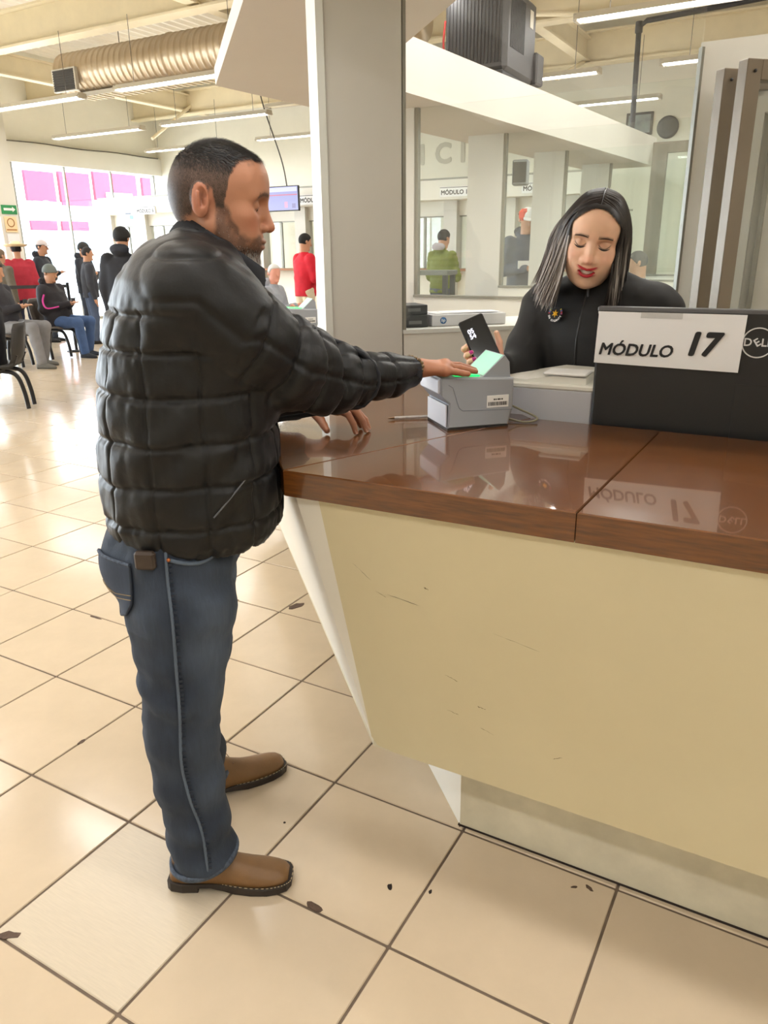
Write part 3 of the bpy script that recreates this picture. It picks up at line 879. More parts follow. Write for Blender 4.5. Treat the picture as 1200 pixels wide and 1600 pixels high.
# scuffs and ink scratches on the front panel
def on_panel(u, v):
    """u metres to the right of the panel's left edge line, v height"""
    t = (ZT - TH - v) / (ZT - TH - 0.313)
    p = A + (B - A) * t + (AR - A) / np.linalg.norm(AR - A) * u
    return p
pn = np.cross(AR - A, B - A); pn /= np.linalg.norm(pn); pn = pn if pn[1] < 0 else -pn
def scuff(u, v, du, dv, w, m, seed):
    rg = np.random.default_rng(seed); n = 9
    c = [on_panel(u + du * t + rg.normal() * w * 0.5, v + dv * t + rg.normal() * w * 0.35) for t in np.linspace(0, 1, n)]
    V = []; 
    for k, p in enumerate(c):
        ww = w * rg.uniform(0.15, 1.0) * (0.2 if k in (0, n - 1) else 1)
        V += [p + pn * 0.0006 + np.array([0, 0, ww / 2]), p + pn * 0.0006 - np.array([0, 0, ww / 2])]
    return ck(MB().add(V, [(2 * k, 2 * k + 2, 2 * k + 3, 2 * k + 1) for k in range(n - 1)]), 'scuff', m)
for k, (u, v, du, dv, w, m) in enumerate([(0.055, 0.845, 0.04, -0.035, 0.0012, M_SCRATCH), (0.13, 0.782, 0.075, -0.012, 0.0012, M_SCRATCH), (0.10, 0.785, 0.025, -0.012, 0.001, M_SCUFF),
        (0.37, 0.742, 0.10, -0.02, 0.0008, M_SCUFF), (0.225, 0.82, 0.012, -0.006, 0.0025, M_SCUFF), (0.24, 0.60, 0.03, -0.01, 0.0016, M_SCUFF), (0.23, 0.50, 0.028, -0.006, 0.0016, M_SCUFF),
        (0.31, 0.535, 0.02, -0.004, 0.003, M_SCUFF), (0.31, 0.475, 0.03, -0.012, 0.0014, M_SCUFF), (0.45, 0.42, 0.05, -0.02, 0.002, M_SCUFF), (0.475, 0.445, 0.02, 0.012, 0.002, M_SCUFF), (0.47, 0.395, 0.035, -0.006, 0.0025, M_SCUFF)]):
    scuff(u, v, du, dv, w, m, k)
for k in ():
    x = 0.45 + k * 0.055; rg = np.random.default_rng(90 + k); z = 0.035 + rg.uniform(0, 0.03)
    P = [(x + 0.012 * t, 0.8435 + 0.0064 * (x - 0.4), z + 0.008 * math.sin(3 * t)) for t in np.linspace(-1.2, 1.2, 7)]
    ck(MB().tube(P, 0.0007, 4), 'paint_run', M_SCUFF)

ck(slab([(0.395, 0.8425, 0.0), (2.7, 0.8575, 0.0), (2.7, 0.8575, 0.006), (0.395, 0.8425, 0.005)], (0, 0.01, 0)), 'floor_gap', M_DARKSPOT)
# lower staff desk behind the worktop, carries printer and screen
dk = empty('staff_desk', (0.9, 1.545, 0), 0, 'low staff desk hidden behind the worktop', 'desk')
MB().box((-0.72, -0.24, 0.80), (1.5, 0.0, 0.83), bev=0.003).build('desk_top', M_KICK, dk)
MB().box((-0.70, -0.22, 0), (-0.66, 0, 0.80)).build('leg', M_KICK, dk)
MB().box((1.44, -0.22, 0), (1.48, 0, 0.80)).build('leg', M_KICK, dk)

# ------------------------------------------------------------------ fingerprint scanner
M_GREY = mat('grey_scanner_plastic', (158, 163, 170), rough=0.42)
M_GREY2 = mat('pale_scanner_plastic', (214, 216, 224), rough=0.4)
M_LABEL = mat('white_sticker', (238, 238, 236), rough=0.5)
M_INK = mat('black_print', (28, 28, 30), rough=0.6)
M_GREEN = mat('lit_green_platen', (20, 190, 60), rough=0.2, emit=(0.0, 1.0, 0.18, 1), estr=0.9)
M_CARD = mat('lit_mint_display', (178, 232, 208), rough=0.25, emit=(0.50, 0.95, 0.78, 1), estr=0.12)
def scanner(loc, rz, label):
    e = empty('fingerprint_scanner', loc, rz, label, 'scanner', 'desktop fingerprint scanners')
    W = 0.155; L = 0.172
    prof = [(0.0, 0.004), (L, 0.004), (L + 0.012, 0.05), (L + 0.012, 0.128), (-0.022, 0.139), (-0.020, 0.094), (0.003, 0.068)]
    def M(p): return np.array([p[0], p[2], p[1]])
    # body: side profile swept across the width with rounded side edges
    rings = []
    for y, s in ((0.0, 0.004), (0.004, 0.0), (W - 0.004, 0.0), (W, 0.004)):
        c = np.mean(prof, axis=0)
        rings.append([(p[0] - np.sign(p[0] - c[0]) * s, y, p[1] - np.sign(p[1] - c[1]) * s) for p in prof])
    MB().loft(rings, sm=False).build('body', M_GREY, e)
    MB().prism([(-0.004, 0.008), (-0.001, 0.008), (-0.001, W - 0.008), (-0.004, W - 0.008)], 0.008, 0.066).build('front_plate', M_GREY2, e)
    MB().box((-0.026, 0.006, 0.096), (-0.018, W - 0.006, 0.134), bev=0.003).build('front_lip', M_GREY2, e)
    MB().box((-0.001, 0.0, 0.0), (L, W, 0.005)).build('foot_rim', M_INK, e)
    wp = [(0.100, 0.1305), (L + 0.008, 0.128), (L + 0.004, 0.168), (L - 0.010, 0.186)]
    MB().add([(p[0], y, p[1]) for y in (0.016, W - 0.016) for p in wp], [(0, 1, 2, 3), (7, 6, 5, 4), (0, 4, 5, 1), (1, 5, 6, 2), (2, 6, 7, 3), (3, 7, 4, 0)]).build('raised_display', M_GREY, e)
    d = np.array([L - 0.010 - 0.100, 0, 0.186 - 0.1305]); d /= np.linalg.norm(d); nrm = np.array([-d[2], 0, d[0]])
    a0 = np.array([0.106, 0, 0.1345]) + nrm * 0.0012; a1 = np.array([L - 0.012, 0, 0.1845]) + nrm * 0.0012
    q = [a0 + np.array([0, 0.022, 0]), a1 + np.array([0, 0.022, 0]), a1 + np.array([0, W - 0.022, 0]), a0 + np.array([0, W - 0.022, 0])]
    MB().add(q + [p - nrm * 0.002 for p in q], [(0, 1, 2, 3), (7, 6, 5, 4), (0, 4, 5, 1), (1, 5, 6, 2), (2, 6, 7, 3), (3, 7, 4, 0)]).build('display_card', M_CARD, e)
    MB().box((0.022, 0.022, 0.130), (0.092, W - 0.022, 0.1392), bev=0.001, R=roty(0.03)).build('platen', M_GREEN, e)
    # side panel groove, drawn as a thin raised line
    MB().tube([(0.0, -0.0003, 0.119), (0.012, -0.0003, 0.112), (0.030, -0.0003, 0.058), (0.040, -0.0003, 0.050), (L + 0.010, -0.0003, 0.045)], 0.0008, 5).build('seam', mat('seam_shadow_grey', (120, 126, 134), 0.6), e)
    MB().box((0.108, -0.0012, 0.053), (0.170, 0.001, 0.085), bev=0.0005).build('sticker', M_LABEL, e)
    rg = np.random.default_rng(5); x = 0.112
    bars = MB()
    while x < 0.165:
        w = rg.choice([0.0008, 0.0014, 0.002]); bars.box((x, -0.0016, 0.058), (x + w, -0.001, 0.068)); x += w + rg.choice([0.0008, 0.0012])
    bars.build('barcode', M_INK, e)
    bt = MB()
    for k, w in enumerate((0.004, 0.003, 0.005, 0.003, 0.004)): bt.box((0.127 + k * 0.0055, -0.0016, 0.0725), (0.127 + k * 0.0055 + w, -0.001, 0.0765))
    bt.build('sticker_print', M_INK, e)
    return e
s1 = scanner((0.248, 1.053, ZT), math.radians(46), 'grey fingerprint scanner glowing green under the man\'s hand')
s2 = scanner((-1.60, 2.86, ZT), math.radians(50), 'dark grey fingerprint scanner on the next counter, behind the man\'s arm')
cable = MB().tube([(0.345, 1.23, 1.058), (0.40, 1.225, 1.054), (0.42, 1.26, 1.06), (0.36, 1.285, 1.075), (0.33, 1.27, 1.09)], 0.003, 6, 6).build('scanner_cable', mat('beige_cable', (150, 145, 120), 0.5))
tag(cable, 'thin beige cable looped behind the green lit scanner', 'cable')
pen = empty('pen', (0.045, 1.095, ZT + 0.0055), math.radians(38), 'clear ballpoint pen lying on the worktop beside the scanner', 'pen')
MB().tube([(0.018, 0, 0), (0.14, 0, 0)], 0.0042, 10).build('barrel', mat('clear_pen_barrel', (196, 190, 184), 0.15, noise=0.2, nscale=90), pen)
MB().tube([(0, 0, 0), (0.012, 0, 0), (0.02, 0, 0)], [0.0009, 0.003, 0.0042], 10).build('tip', mat('pen_tip', (120, 90, 60), 0.3, metal=0.6), pen)
MB().tube([(0.138, 0, 0), (0.15, 0, 0)], 0.0045, 10).build('end_plug', M_INK, pen)

# ------------------------------------------------------------------ screen with the paper sign
M_BLACK = mat('black_monitor_plastic', (32, 32, 33), rough=0.45, noise=0.05, nscale=200)
M_PAPER = mat('white_paper', (240, 240, 240), rough=0.8, noise=0.015, nscale=6)
mo = empty('monitor', (0.895, 1.345, 0.83), math.radians(2.0), 'black computer screen seen from the back, standing behind the worktop', 'monitor')
MB().box((-0.35, 0.0, 0.125), (0.36, 0.03, 0.522), bev=0.006).build('back_shell', M_BLACK, mo)
MB().box((-0.352, -0.0012, 0.512), (0.362, 0.03, 0.5235), bev=0.002).build('top_edge', mat('grey_monitor_edge', (96, 96, 98), 0.4), mo)
MB().box((0.0, -0.002, 0.13), (0.30, 0.0005, 0.345), bev=0.001).build('cover_plate', M_BLACK, mo)
MB().box((-0.05, 0.03, 0.0), (0.07, 0.06, 0.4), bev=0.005).build('stand', M_BLACK, mo)
MB().box((-0.14, -0.03, 0.0), (0.16, 0.17, 0.012), bev=0.003).build('foot', M_BLACK, mo)
M_LOGO = mat('white_logo_print', (225, 225, 225), rough=0.4)
lg = MB().lathe([(0.0335, 0), (0.0365, 0), (0.0365, 0.0012), (0.0335, 0.0012)], 40, ring=True, M=lambda v: np.array([v[0], -v[2], v[1]])).build('logo_ring', M_LOGO, mo, (0.036, -0.0008, 0.447))
def flat_text(txt, size, parent, loc, m, bold=0.0, shear=0.0, rx=PI / 2, rz=0.0, spacing=1.0, name='lettering', depth=0.0004):
    me = text_mesh(txt, size, bold, shear, depth, spacing=spacing)
    return link(name, me, m, parent, loc, (rx, 0, rz))
flat_text('D', 0.026, mo, (0.0135, -0.0016, 0.447), M_LOGO, 0.0005); flat_text('LL', 0.026, mo, (0.0555, -0.0016, 0.447), M_LOGO, 0.0005)
et = flat_text('E', 0.026, mo, (0.0345, -0.0016, 0.447), M_LOGO, 0.0005); et.rotation_euler = (PI / 2, math.radians(-35), 0)
MB().tube([(0.21, -0.008, 0.10), (0.225, -0.010, 0.21), (0.29, -0.010, 0.235), (0.36, -0.008, 0.215)], 0.0028, 6, 6).build('screen_cable', mat('grey_cable', (120, 120, 120), 0.5), mo)
sg = empty('paper_sign', (0.545, 1.32, 1.21), math.radians(2.0), 'white paper sign reading MÓDULO 17 taped to the black screen', 'sign')
nu, nv = 24, 12
V = []; 
for j in range(nv + 1):
    for i in range(nu + 1):
        u, v = i / nu, j / nv
        x = 0.352 * u + 0.004 * (v) ; z = 0.132 * v - 0.006 * u * (1 - v)
        y = 0.0062 - 0.0022 * abs(math.sin(2.1 * u + 1.5 * v)) - 0.002 * (u > 0.97) * (v > 0.9)
        V.append((x, y, z))
Fc = [(j * (nu + 1) + i, j * (nu + 1) + i + 1, (j + 1) * (nu + 1) + i + 1, (j + 1) * (nu + 1) + i) for j in range(nv) for i in range(nu)]
link('sheet', to_mesh('sheet', V, Fc, True), M_PAPER, sg)
flat_text('MÓDULO', 0.042, sg, (0.105, 0.0026, 0.036), M_INK, 0.0011, 0.22, rz=0.012)
flat_text('17', 0.078, sg, (0.264, 0.0026, 0.056), M_INK, 0.0034, 0.22)
MB().box((0.11, 0.002, 0.118), (0.21, 0.0032, 0.134)).build('tape', glass_mat('clear_tape', (0.93, 0.93, 0.93, 1)), sg)

# ------------------------------------------------------------------ printer
M_PRN = mat('grey_printer_plastic', (190, 190, 196), rough=0.45)
M_PRNT = mat('pale_printer_plastic', (226, 224, 214), rough=0.45)
pn_ = empty('printer', (0.362, 1.505, 0.83), math.radians(3), 'pale grey laser printer between the scanner and the screen', 'printer')
MB().box((-0.20, -0.17, 0.0), (0.175, 0.0, 0.300), bev=0.006).build('body', M_PRN, pn_)
MB().box((-0.202, -0.172, 0.296), (0.177, 0.002, 0.312), bev=0.004).build('top_rim', M_PRNT, pn_)
rings = []
for y in np.linspace(-0.155, -0.012, 8):
    s = (y + 0.155) / 0.143
    rings.append([(-0.18, y, 0.311), (0.15, y, 0.311), (0.15, y, 0.330 + 0.012 * s), (0.06, y, 0.332 + 0.012 * s), (-0.02, y, 0.318 + 0.01 * s), (-0.10, y, 0.322 + 0.02 * s), (-0.18, y, 0.340 + 0.012 * s)])
MB().loft(rings, sm=False).build('output_tray', M_PRNT, pn_)
MB().box((0.03, -0.16, 0.334), (0.15, -0.07, 0.342), bev=0.003).build('tray_flap', M_LABEL, pn_)
for r in range(4):
    for c in range(5):
        MB().box((-0.168 + c * 0.021, -0.1715, 0.235 + r * 0.008), (-0.150 + c * 0.021, -0.169, 0.2405 + r * 0.008)).build('vent_slot', M_INK, pn_)

# ------------------------------------------------------------------ things behind the partition glass
shelf = pbox(2.062, 1.5, 3.0, 1.19, 1.222, 0.36).build('ledge', M_WHITE); tag(shelf, 'white ledge behind the partition glass', 'shelf')
M_TONER = mat('dark_toner_box', (70, 72, 74), rough=0.6, noise=0.1, nscale=20)
def on_ledge(name, c, s, w, d, h, z, m, label, cat, rot=0.0, bev=0.002):
    e = empty(name, on_c(c, s, z), PI / 4 + rot, label, cat)
    MB().box((0, 0, 0), (w, d, h), bev=bev).build('carton', m, e)
    return e
t1 = on_ledge('toner_box', 2.12, 1.545, 0.085, 0.14, 0.045, 1.223, M_TONER, 'lower dark toner box behind the glass', 'box')
t2 = on_ledge('toner_box', 2.12, 1.540, 0.088, 0.13, 0.035, 1.2685, M_TONER, 'upper dark toner box stacked behind the glass', 'box', 0.05)
for t_ in (t1, t2): MB().box((0.01, -0.001, 0.012), (0.06, 0.0, 0.024)).build('box_label', mat('pale_box_print', (120, 122, 124), 0.6), t_)
t3 = on_ledge('paper_carton', 2.13, 1.69, 0.30, 0.16, 0.042, 1.223, mat('white_carton', (226, 226, 230), 0.6), 'flat white carton with a round blue logo behind the glass', 'box')
MB().lathe([(0.0125, 0), (0.0125, 0.0015), (0, 0.0015)], 24, M=lambda v: np.array([v[0], -v[2], v[1]])).build('logo_disc', mat('blue_logo', (70, 120, 175), 0.5), t3, (0.045, 0.0, 0.021))
flat_text('hp', 0.017, t3, (0.045, -0.0018, 0.0215), M_LABEL, 0.0003, 0.2)
sh = on_ledge('paper_sheet', 2.15, 1.72, 0.20, 0.12, 0.002, 1.2655, M_PAPER, 'loose white paper sheets on the flat carton', 'paper', 0.12, 0)
MB().box((0.03, 0.01, 0.002), (0.26, 0.10, 0.004), R=rotz(-0.15)).build('sheet', M_PAPER, sh)

# ------------------------------------------------------------------ hanging screen and module signs of the far row
M_BEZEL = mat('screen_bezel', (40, 40, 44), rough=0.4)
tv = empty('wall_screen', (-8.07, 11.6, 2.18), 0.0, 'flat screen showing a lilac page, hung beside the white column', 'screen')
MB().box((-0.37, 0, 0), (0.37, 0.05, 0.435), bev=0.006).build('bezel', M_BEZEL, tv)
for nm, lo, hi, c, s in (('picture', (-0.355, 0.018), (0.355, 0.42), (0.42, 0.40, 0.80, 1), 0.6), ('bright_band', (-0.34, 0.335), (0.34, 0.41), (0.75, 0.75, 0.95, 1), 0.7),
                         ('red_band', (-0.34, 0.27), (0.34, 0.29), (0.8, 0.15, 0.25, 1), 0.6), ('text_block', (0.05, 0.06), (0.12, 0.16), (0.75, 0.25, 0.4, 1), 0.9), ('text_block', (0.22, 0.05), (0.30, 0.13), (0.2, 0.15, 0.35, 1), 0.8)):
    dz = 0.001 if nm == 'picture' else 0.002
    MB().box((lo[0], -dz, lo[1]), (hi[0], -dz + 0.0008, hi[1])).build(nm, mat('screen_' + nm + str(lo[0]), (20, 20, 24), 0.2, emit=c, estr=s), tv)
MB().tube([(0.1, 0.03, 0.435), (0.0, 0.03, 0.9), (-0.35, 0.0, 1.9), (-0.45, 0, 2.6)], 0.012, 6, 6).build('feed_cable', M_WIRE, tv)
def msign(x, z, w, h, txt, label, extra=0.0):
    e = empty('module_sign', (x, 12.27, z), 0, label, 'sign', 'paper module signs over the far counters')
    MB().box((-w / 2, 0, 0), (w / 2, 0.008, h)).build('sheet', M_PAPER, e)
    flat_text(txt, h * 0.62, e, (0, -0.001, h * 0.42), M_INK, 0.003)
    MB().box((-w / 2, -0.001, h * 0.9), (w / 2, 0.0, h * 0.96)).build('rule_line', M_INK, e)
    return e
msign(-7.84, 2.32, 0.62, 0.17, 'MÓDULO 13', 'MÓDULO 13 sign on the far header, between screen and column')
msign(-12.3, 2.27, 0.60, 0.16, 'MÓDULO 8', 'MÓDULO 8 sign on the far header, behind the man\'s back')
msign(-4.85, 2.34, 0.60, 0.16, 'MÓDULO 12', 'MÓDULO 12 sign seen through the glass above the person in green')
msign(-3.35, 2.34, 0.60, 0.16, 'MÓDULO 11', 'partly hidden MÓDULO sign seen through the glass above the red and white cap')
e = empty('notice_sheet', (-12.78, 12.26, 2.15), 0, 'small white notice with blue print on the far header', 'sign')
MB().box((-0.17, 0, 0), (0.17, 0.006, 0.23)).build('sheet', M_PAPER, e)
MB().box((0.0, -0.001, 0.03), (0.11, 0, 0.11)).build('blue_print', mat('blue_print', (120, 170, 220), 0.6), e)
MB().box((-0.13, -0.001, 0.13), (0.05, 0, 0.17)).build('dark_print', mat('pale_ink', (120, 125, 135), 0.6), e)
# faded big lettering on the far wall
M_FADED = mat('faded_wall_letter', (196, 192, 178), rough=0.8)
for ch, x in zip('LICI', (-7.0, -6.62, -6.15, -5.72)):
    me = text_mesh(ch, 0.52, 0.02, 0, 0.004); o = link('wall_letter', me, M_FADED, wf, (x, Y1 - 0.006, 3.28), (PI / 2, 0, 0))
for ch, x in zip('AD', (-3.4, -3.02)):
    me = text_mesh(ch, 0.36, 0.015, 0, 0.004); o = link('wall_letter', me, M_FADED, wf, (x, Y1 - 0.006, 3.08), (PI / 2, 0, 0))

# signs on the post
ex = empty('exit_sign', (-11.775, 8.55, 2.15), 0, 'green exit sign with a white arrow on the post', 'sign')
MB().box((0, -0.15, 0), (0.008, 0.15, 0.15)).build('plate', mat('exit_green', (40, 140, 80), 0.5), ex)
MB().add([(0.01, y, z) for y, z in ((-0.11, 0.06), (0.06, 0.06), (0.06, 0.035), (0.12, 0.08), (0.06, 0.125), (0.06, 0.10), (-0.11, 0.10))], [tuple(range(7))]).build('arrow', M_LABEL, ex)
ex2 = empty('safety_sign', (-11.775, 8.54, 1.85), 0, 'cream safety sign with a brown pictogram on the post', 'sign')
MB().box((0, -0.12, 0), (0.008, 0.12, 0.26)).build('plate', mat('sign_cream', (236, 214, 170), 0.6), ex2)
MB().lathe([(0.06, 0), (0.075, 0), (0.075, 0.003), (0.06, 0.003)], 20, ring=True, M=lambda v: np.array([0.009 + v[2], v[0], v[1] + 0.16])).build('pictogram', mat('sign_brown', (170, 110, 50), 0.6), ex2)
MB().box((0.008, -0.1, 0.03), (0.010, 0.1, 0.05)).build('caption_bar', mat('sign_brown', (170, 110, 50), 0.6), ex2)
ex3 = empty('notice_sign', (-11.775, 8.55, 1.62), 0, 'white notice with an orange band on the post', 'sign')
MB().box((0, -0.12, 0), (0.008, 0.12, 0.2)).build('plate', M_PAPER, ex3)
MB().box((0.008, -0.11, 0.01), (0.010, 0.11, 0.07)).build('orange_band', mat('sign_orange', (226, 140, 110), 0.6), ex3)

# ------------------------------------------------------------------ across the street
M_RED = mat('red_fascia', (205, 30, 62), rough=0.6)
M_OUTW = mat('white_facade', (236, 240, 242), rough=0.7)
M_OUTG = mat('blue_grey_facade', (150, 172, 186), rough=0.6)
bd = empty('shop_building', (-22, 19, 0), 0, 'white and red shop front across the street, seen through the windows', 'building')
MB().box((-4, -6, 0), (0, 7, 4.6)).build('facade', M_OUTW, bd)
for y0, y1, z0, z1 in ((-2.4, -1.3, 3.1, 4.0), (-1.1, 0.15, 3.0, 4.05), (0.35, 2.3, 3.15, 4.2), (2.6, 4.4, 3.2, 4.1), (5.0, 6.5, 3.3, 4.1)):
    MB().box((0, y0, z0), (0.12, y1, z1)).build('red_panel', M_RED, bd)
for y0, y1 in ((-2.4, -1.4), (-1.2, -0.1)):
    MB().box((0, y0, 2.2), (0.1, y1, 2.5)).build('red_band', M_RED, bd)
    MB().box((0, y0, 0.9), (0.06, y1, 2.2)).build('shop_window', M_OUTG, bd)
MB().box((0, 0.8, 3.05), (0.16, 2.0, 3.5)).build('grey_panel', M_OUTG, bd)
MB().box((0, -2.2, 2.55), (0.08, 0.0, 3.1)).build('sign_board', M_OUTG, bd)
MB().lathe([(0.20, 0), (0.27, 0), (0.27, 0.03), (0.20, 0.03)], 24, ring=True, M=lambda v: np.array([0.1 + v[2], -1.75 + v[0], 2.85 + v[1]])).build('round_emblem', M_OUTW, bd)
MB().lathe([(0.10, 0), (0.10, 0.03), (0, 0.03)], 16, M=lambda v: np.array([0.1 + v[2], -1.75 + v[0], 2.85 + v[1]])).build('emblem_centre', M_OUTW, bd)
for k in range(5): MB().box((0.08, -1.25 + k * 0.22, 2.72), (0.11, -1.25 + k * 0.22 + 0.14, 2.92)).build('sign_letter', M_OUTW, bd)
pv = MB().box((-40, -30, -0.2), (X0 - 0.3, 60, -0.03)).build('ground', mat('pavement', (190, 188, 184), 0.8, noise=0.05)); tag(pv, 'pale pavement outside the windows', kind='structure')
# ------------------------------------------------------------------ figure-making tools
M_SKIN = mat('skin', (200, 150, 120), rough=0.5, attr='col', sss=0.12, bump=0.10, bscale=220)
M_HAIR = mat('hair_strands', (30, 26, 25), rough=0.5, attr='col', spec=0.35)
M_EYEW = mat('eye_white', (205, 195, 188), rough=0.15)
M_IRIS = mat('dark_iris', (30, 18, 12), rough=0.1)
def lin(r, g, b): return np.array(srgb(r, g, b)[:3])
def spheres_mesh(cs, r, n=8):
    m = MB()
    for c in cs:
        m.lathe([(0.0, -r), (r * 0.7, -r * 0.7), (r, 0), (r * 0.7, r * 0.7), (0.0, r)], n, M=lambda v, c=c: np.asarray(c) + v)
    return m
def sphere_part(name, c, r, m, parent, n=16):
    pr = [(r * math.cos(a), r * math.sin(a)) for a in np.linspace(-PI / 2, PI / 2, 9)]
    pr = [(abs(a) if abs(a) > 1e-6 else 0.0, b) for a, b in pr]
    return MB().lathe(pr, n, M=lambda v: np.asarray(c) + v).build(name, m, parent)

def head_sdf(male=True):
    """head in its own frame: x forward, y to its left, z up, origin mid head"""
    S = Sdf()
    S.u(f_ell((0.0, 0, 0.03), (0.097, 0.077, 0.090)), 0)
    S.u(f_ell((-0.035, 0, 0.005), (0.060, 0.066, 0.072)), 0.03)
    S.u(f_ell((0.033, 0, -0.038), (0.060, 0.058 if male else 0.055, 0.078)), 0.03)
    S.u(f_ell((0.062, 0, 0.045), (0.034, 0.056, 0.048)), 0.03)                                # forehead
    for s in (-1, 1):
        S.u(f_caps((0.0, s * 0.056, -0.05), (0.052, s * 0.032, -0.098), 0.022 if male else 0.018, 0.021 if male else 0.017), 0.028)   # jaw
        S.u(f_ell((0.056, s * 0.043, -0.022), (0.027, 0.022, 0.022)), 0.022)                    # cheek bone
        S.u(f_ell((0.060, s * 0.034, -0.058), (0.028, 0.022, 0.028)), 0.022)                    # cheek
        S.u(f_caps((0.089, s * 0.012, 0.026), (0.076, s * 0.046, 0.022), 0.010 if male else 0.007, 0.009 if male else 0.006), 0.014)  # brow
    S.u(f_ell((0.074, 0, -0.105), (0.024, 0.027, 0.020)), 0.026)                                # chin
    S.u(f_ell((0.083, 0, -0.066), (0.019, 0.030, 0.024)), 0.016)                                # muzzle
    for s in (-1, 1):
        S.sub(f_ell((0.098, s * 0.033, 0.004), (0.020, 0.021, 0.014)), 0.014)                   # socket
        S.u(f_ell((0.0735, s * 0.0325, 0.004), (0.0145, 0.0155, 0.0135)), 0.004)                # lids
    S.u(f_caps((0.090, 0, 0.014), (0.108, 0, -0.026), 0.0085 if male else 0.007, 0.0105 if male else 0.009), 0.012)
    S.u(f_ell((0.110, 0, -0.033), (0.0125, 0.0115, 0.0105)), 0.007)
    for s in (-1, 1):
        S.u(f_ell((0.099, s * 0.0135, -0.037), (0.0105, 0.0075, 0.0075)), 0.006)
        S.sub(f_ell((0.105, s * 0.0075, -0.0445), (0.005, 0.0033, 0.004)), 0.002)
    S.u(f_ell((0.0985, 0, -0.0625), (0.0085, 0.021, 0.0055)), 0.004)                            # lips
    S.u(f_ell((0.0965, 0, -0.0745), (0.0090, 0.0185, 0.0060)), 0.004)
    for s in (-1, 1):                                                                           # ears
        R = rotz(s * 0.30) @ roty(-0.18)
        E = Sdf().u(f_ell((-0.026, s * 0.079, -0.004), (0.019, 0.0075, 0.033), R), 0)
        E.sub(f_ell((-0.022, s * 0.0885, 0.003), (0.0115, 0.0105, 0.021), R), 0.002)
        E.u(f_caps((-0.030, s * 0.084, 0.010), (-0.026, s * 0.084, -0.012), 0.0035, 0.003), 0.003)
        E.u(f_ell((-0.014, s * 0.079, -0.004), (0.006, 0.005, 0.010), R), 0.004)
        S.u(E, 0.006)
    return S

def skin_colors(V, base, rosy, male=True):
    """point colours of a face given in head frame"""
    c = np.tile(np.asarray(base), (len(V), 1))
    def mix(w, col): 
        nonlocal c
        c = c * (1 - w[:, None]) + np.asarray(col)[None] * w[:, None]
    def g(p, r): return np.exp(-(((V - np.array(p)) / np.array(r)) ** 2).sum(1))
    for s in (-1, 1):
        mix(0.55 * g((0.07, s * 0.045, -0.03), (0.03, 0.022, 0.02)), rosy)
        mix(0.6 * g((-0.025, s * 0.085, 0), (0.03, 0.014, 0.04)), rosy)
    for s in (-1, 1): mix(0.65 * g((-0.021, s * 0.080, 0.003), (0.010, 0.010, 0.016)), np.asarray(base) * 0.45)  # shade in the ear hollow put into the skin colour
    mix(0.5 * g((0.115, 0, -0.033), (0.015, 0.016, 0.015)), rosy)
    return np.clip(c * (1 + 0.06 * vnoise(V, 60, 3)[:, None]), 0, 1)

def strands(P, N, D, length, width, colors, bend=0.25, seg=2):
    """thin tapering blades at points P: direction D, length per strand"""
    n = len(P)
    side = np.cross(D, N); side /= np.linalg.norm(side, axis=1)[:, None] + 1e-9
    V = []; C = []
    for k in range(seg + 1):
        t = k / seg
        ctr = P + D * (length * t)[:, None] - N * (bend * length * t * t)[:, None]
        w = width * (1 - 0.85 * t)
        V += [ctr - side * w, ctr + side * w]; C += [colors, colors]
    V = np.stack(V, 1).reshape(-1, 3); C = np.stack(C, 1).reshape(-1, 3)
    m = 2 * (seg + 1); b = np.arange(n)[:, None] * m
    Fq = np.concatenate([b + np.array([[2 * k, 2 * k + 1, 2 * k + 3, 2 * k + 2]]) for k in range(seg)])
    return V, Fq, C

def sample_surface(V, Fq, mask, n, rng):
    """random points on quads whose corners all satisfy mask (array of weights)"""
    w = mask[Fq].min(1)
    A = np.linalg.norm(np.cross(V[Fq[:, 1]] - V[Fq[:, 0]], V[Fq[:, 2]] - V[Fq[:, 0]]), axis=1) * w
    idx = rng.choice(len(Fq), n, p=A / A.sum())
    u, v = rng.random(n), rng.random(n)
    q = V[Fq[idx]]
    return q[:, 0] * ((1 - u) * (1 - v))[:, None] + q[:, 1] * (u * (1 - v))[:, None] + q[:, 2] * (u * v)[:, None] + q[:, 3] * ((1 - u) * v)[:, None]

def hand_sdf(wrist, fore, knuckles, fingers, thumb, r=0.0085, palm_r=0.013):
    """wrist point, forearm point, 4 knuckle points, per finger [mid, distal, tip], thumb chain"""
    S = Sdf()
    S.u(f_caps(fore, wrist, 0.031, 0.026), 0)
    for k in knuckles:
        S.u(f_caps(np.array(wrist) * 0.75 + np.array(k) * 0.25, k, palm_r * 1.15, palm_r), 0.016)
    for i in range(3): S.u(f_caps(knuckles[i], knuckles[i + 1], palm_r * 0.9, palm_r * 0.9), 0.012)
    F_ = Sdf()
    for k, ch in zip(knuckles, fingers):
        pts = [k] + list(ch); rr = [r * 1.15, r * 1.05, r * 0.95, r * 0.8]
        for a in range(3): F_.u(f_caps(pts[a], pts[a + 1], rr[a], rr[a + 1]), 0.002)
    rr = [r * 1.9, r * 1.35, r * 1.15, r * 0.95]
    for a in range(len(thumb) - 1): F_.u(f_caps(thumb[a], thumb[a + 1], rr[a], rr[a + 1]), 0.003)
    S.u(F_, 0.006)
    return S
def bounds(pts, pad):
    p = np.array(pts); return p.min(0) - pad, p.max(0) + pad
def sdf_hit(S, O, D, tmax=0.6, steps=90):
    """first surface point along rays O + t D"""
    O = np.asarray(O, np.float32); D = np.asarray(D, np.float32)
    t = np.zeros(len(O), np.float32)
    for _ in range(steps):
        d = S(O + D * t[:, None])
        t = np.minimum(t + np.clip(d * 0.8, -0.01, 0.03), tmax)
    return O + D * t[:, None]
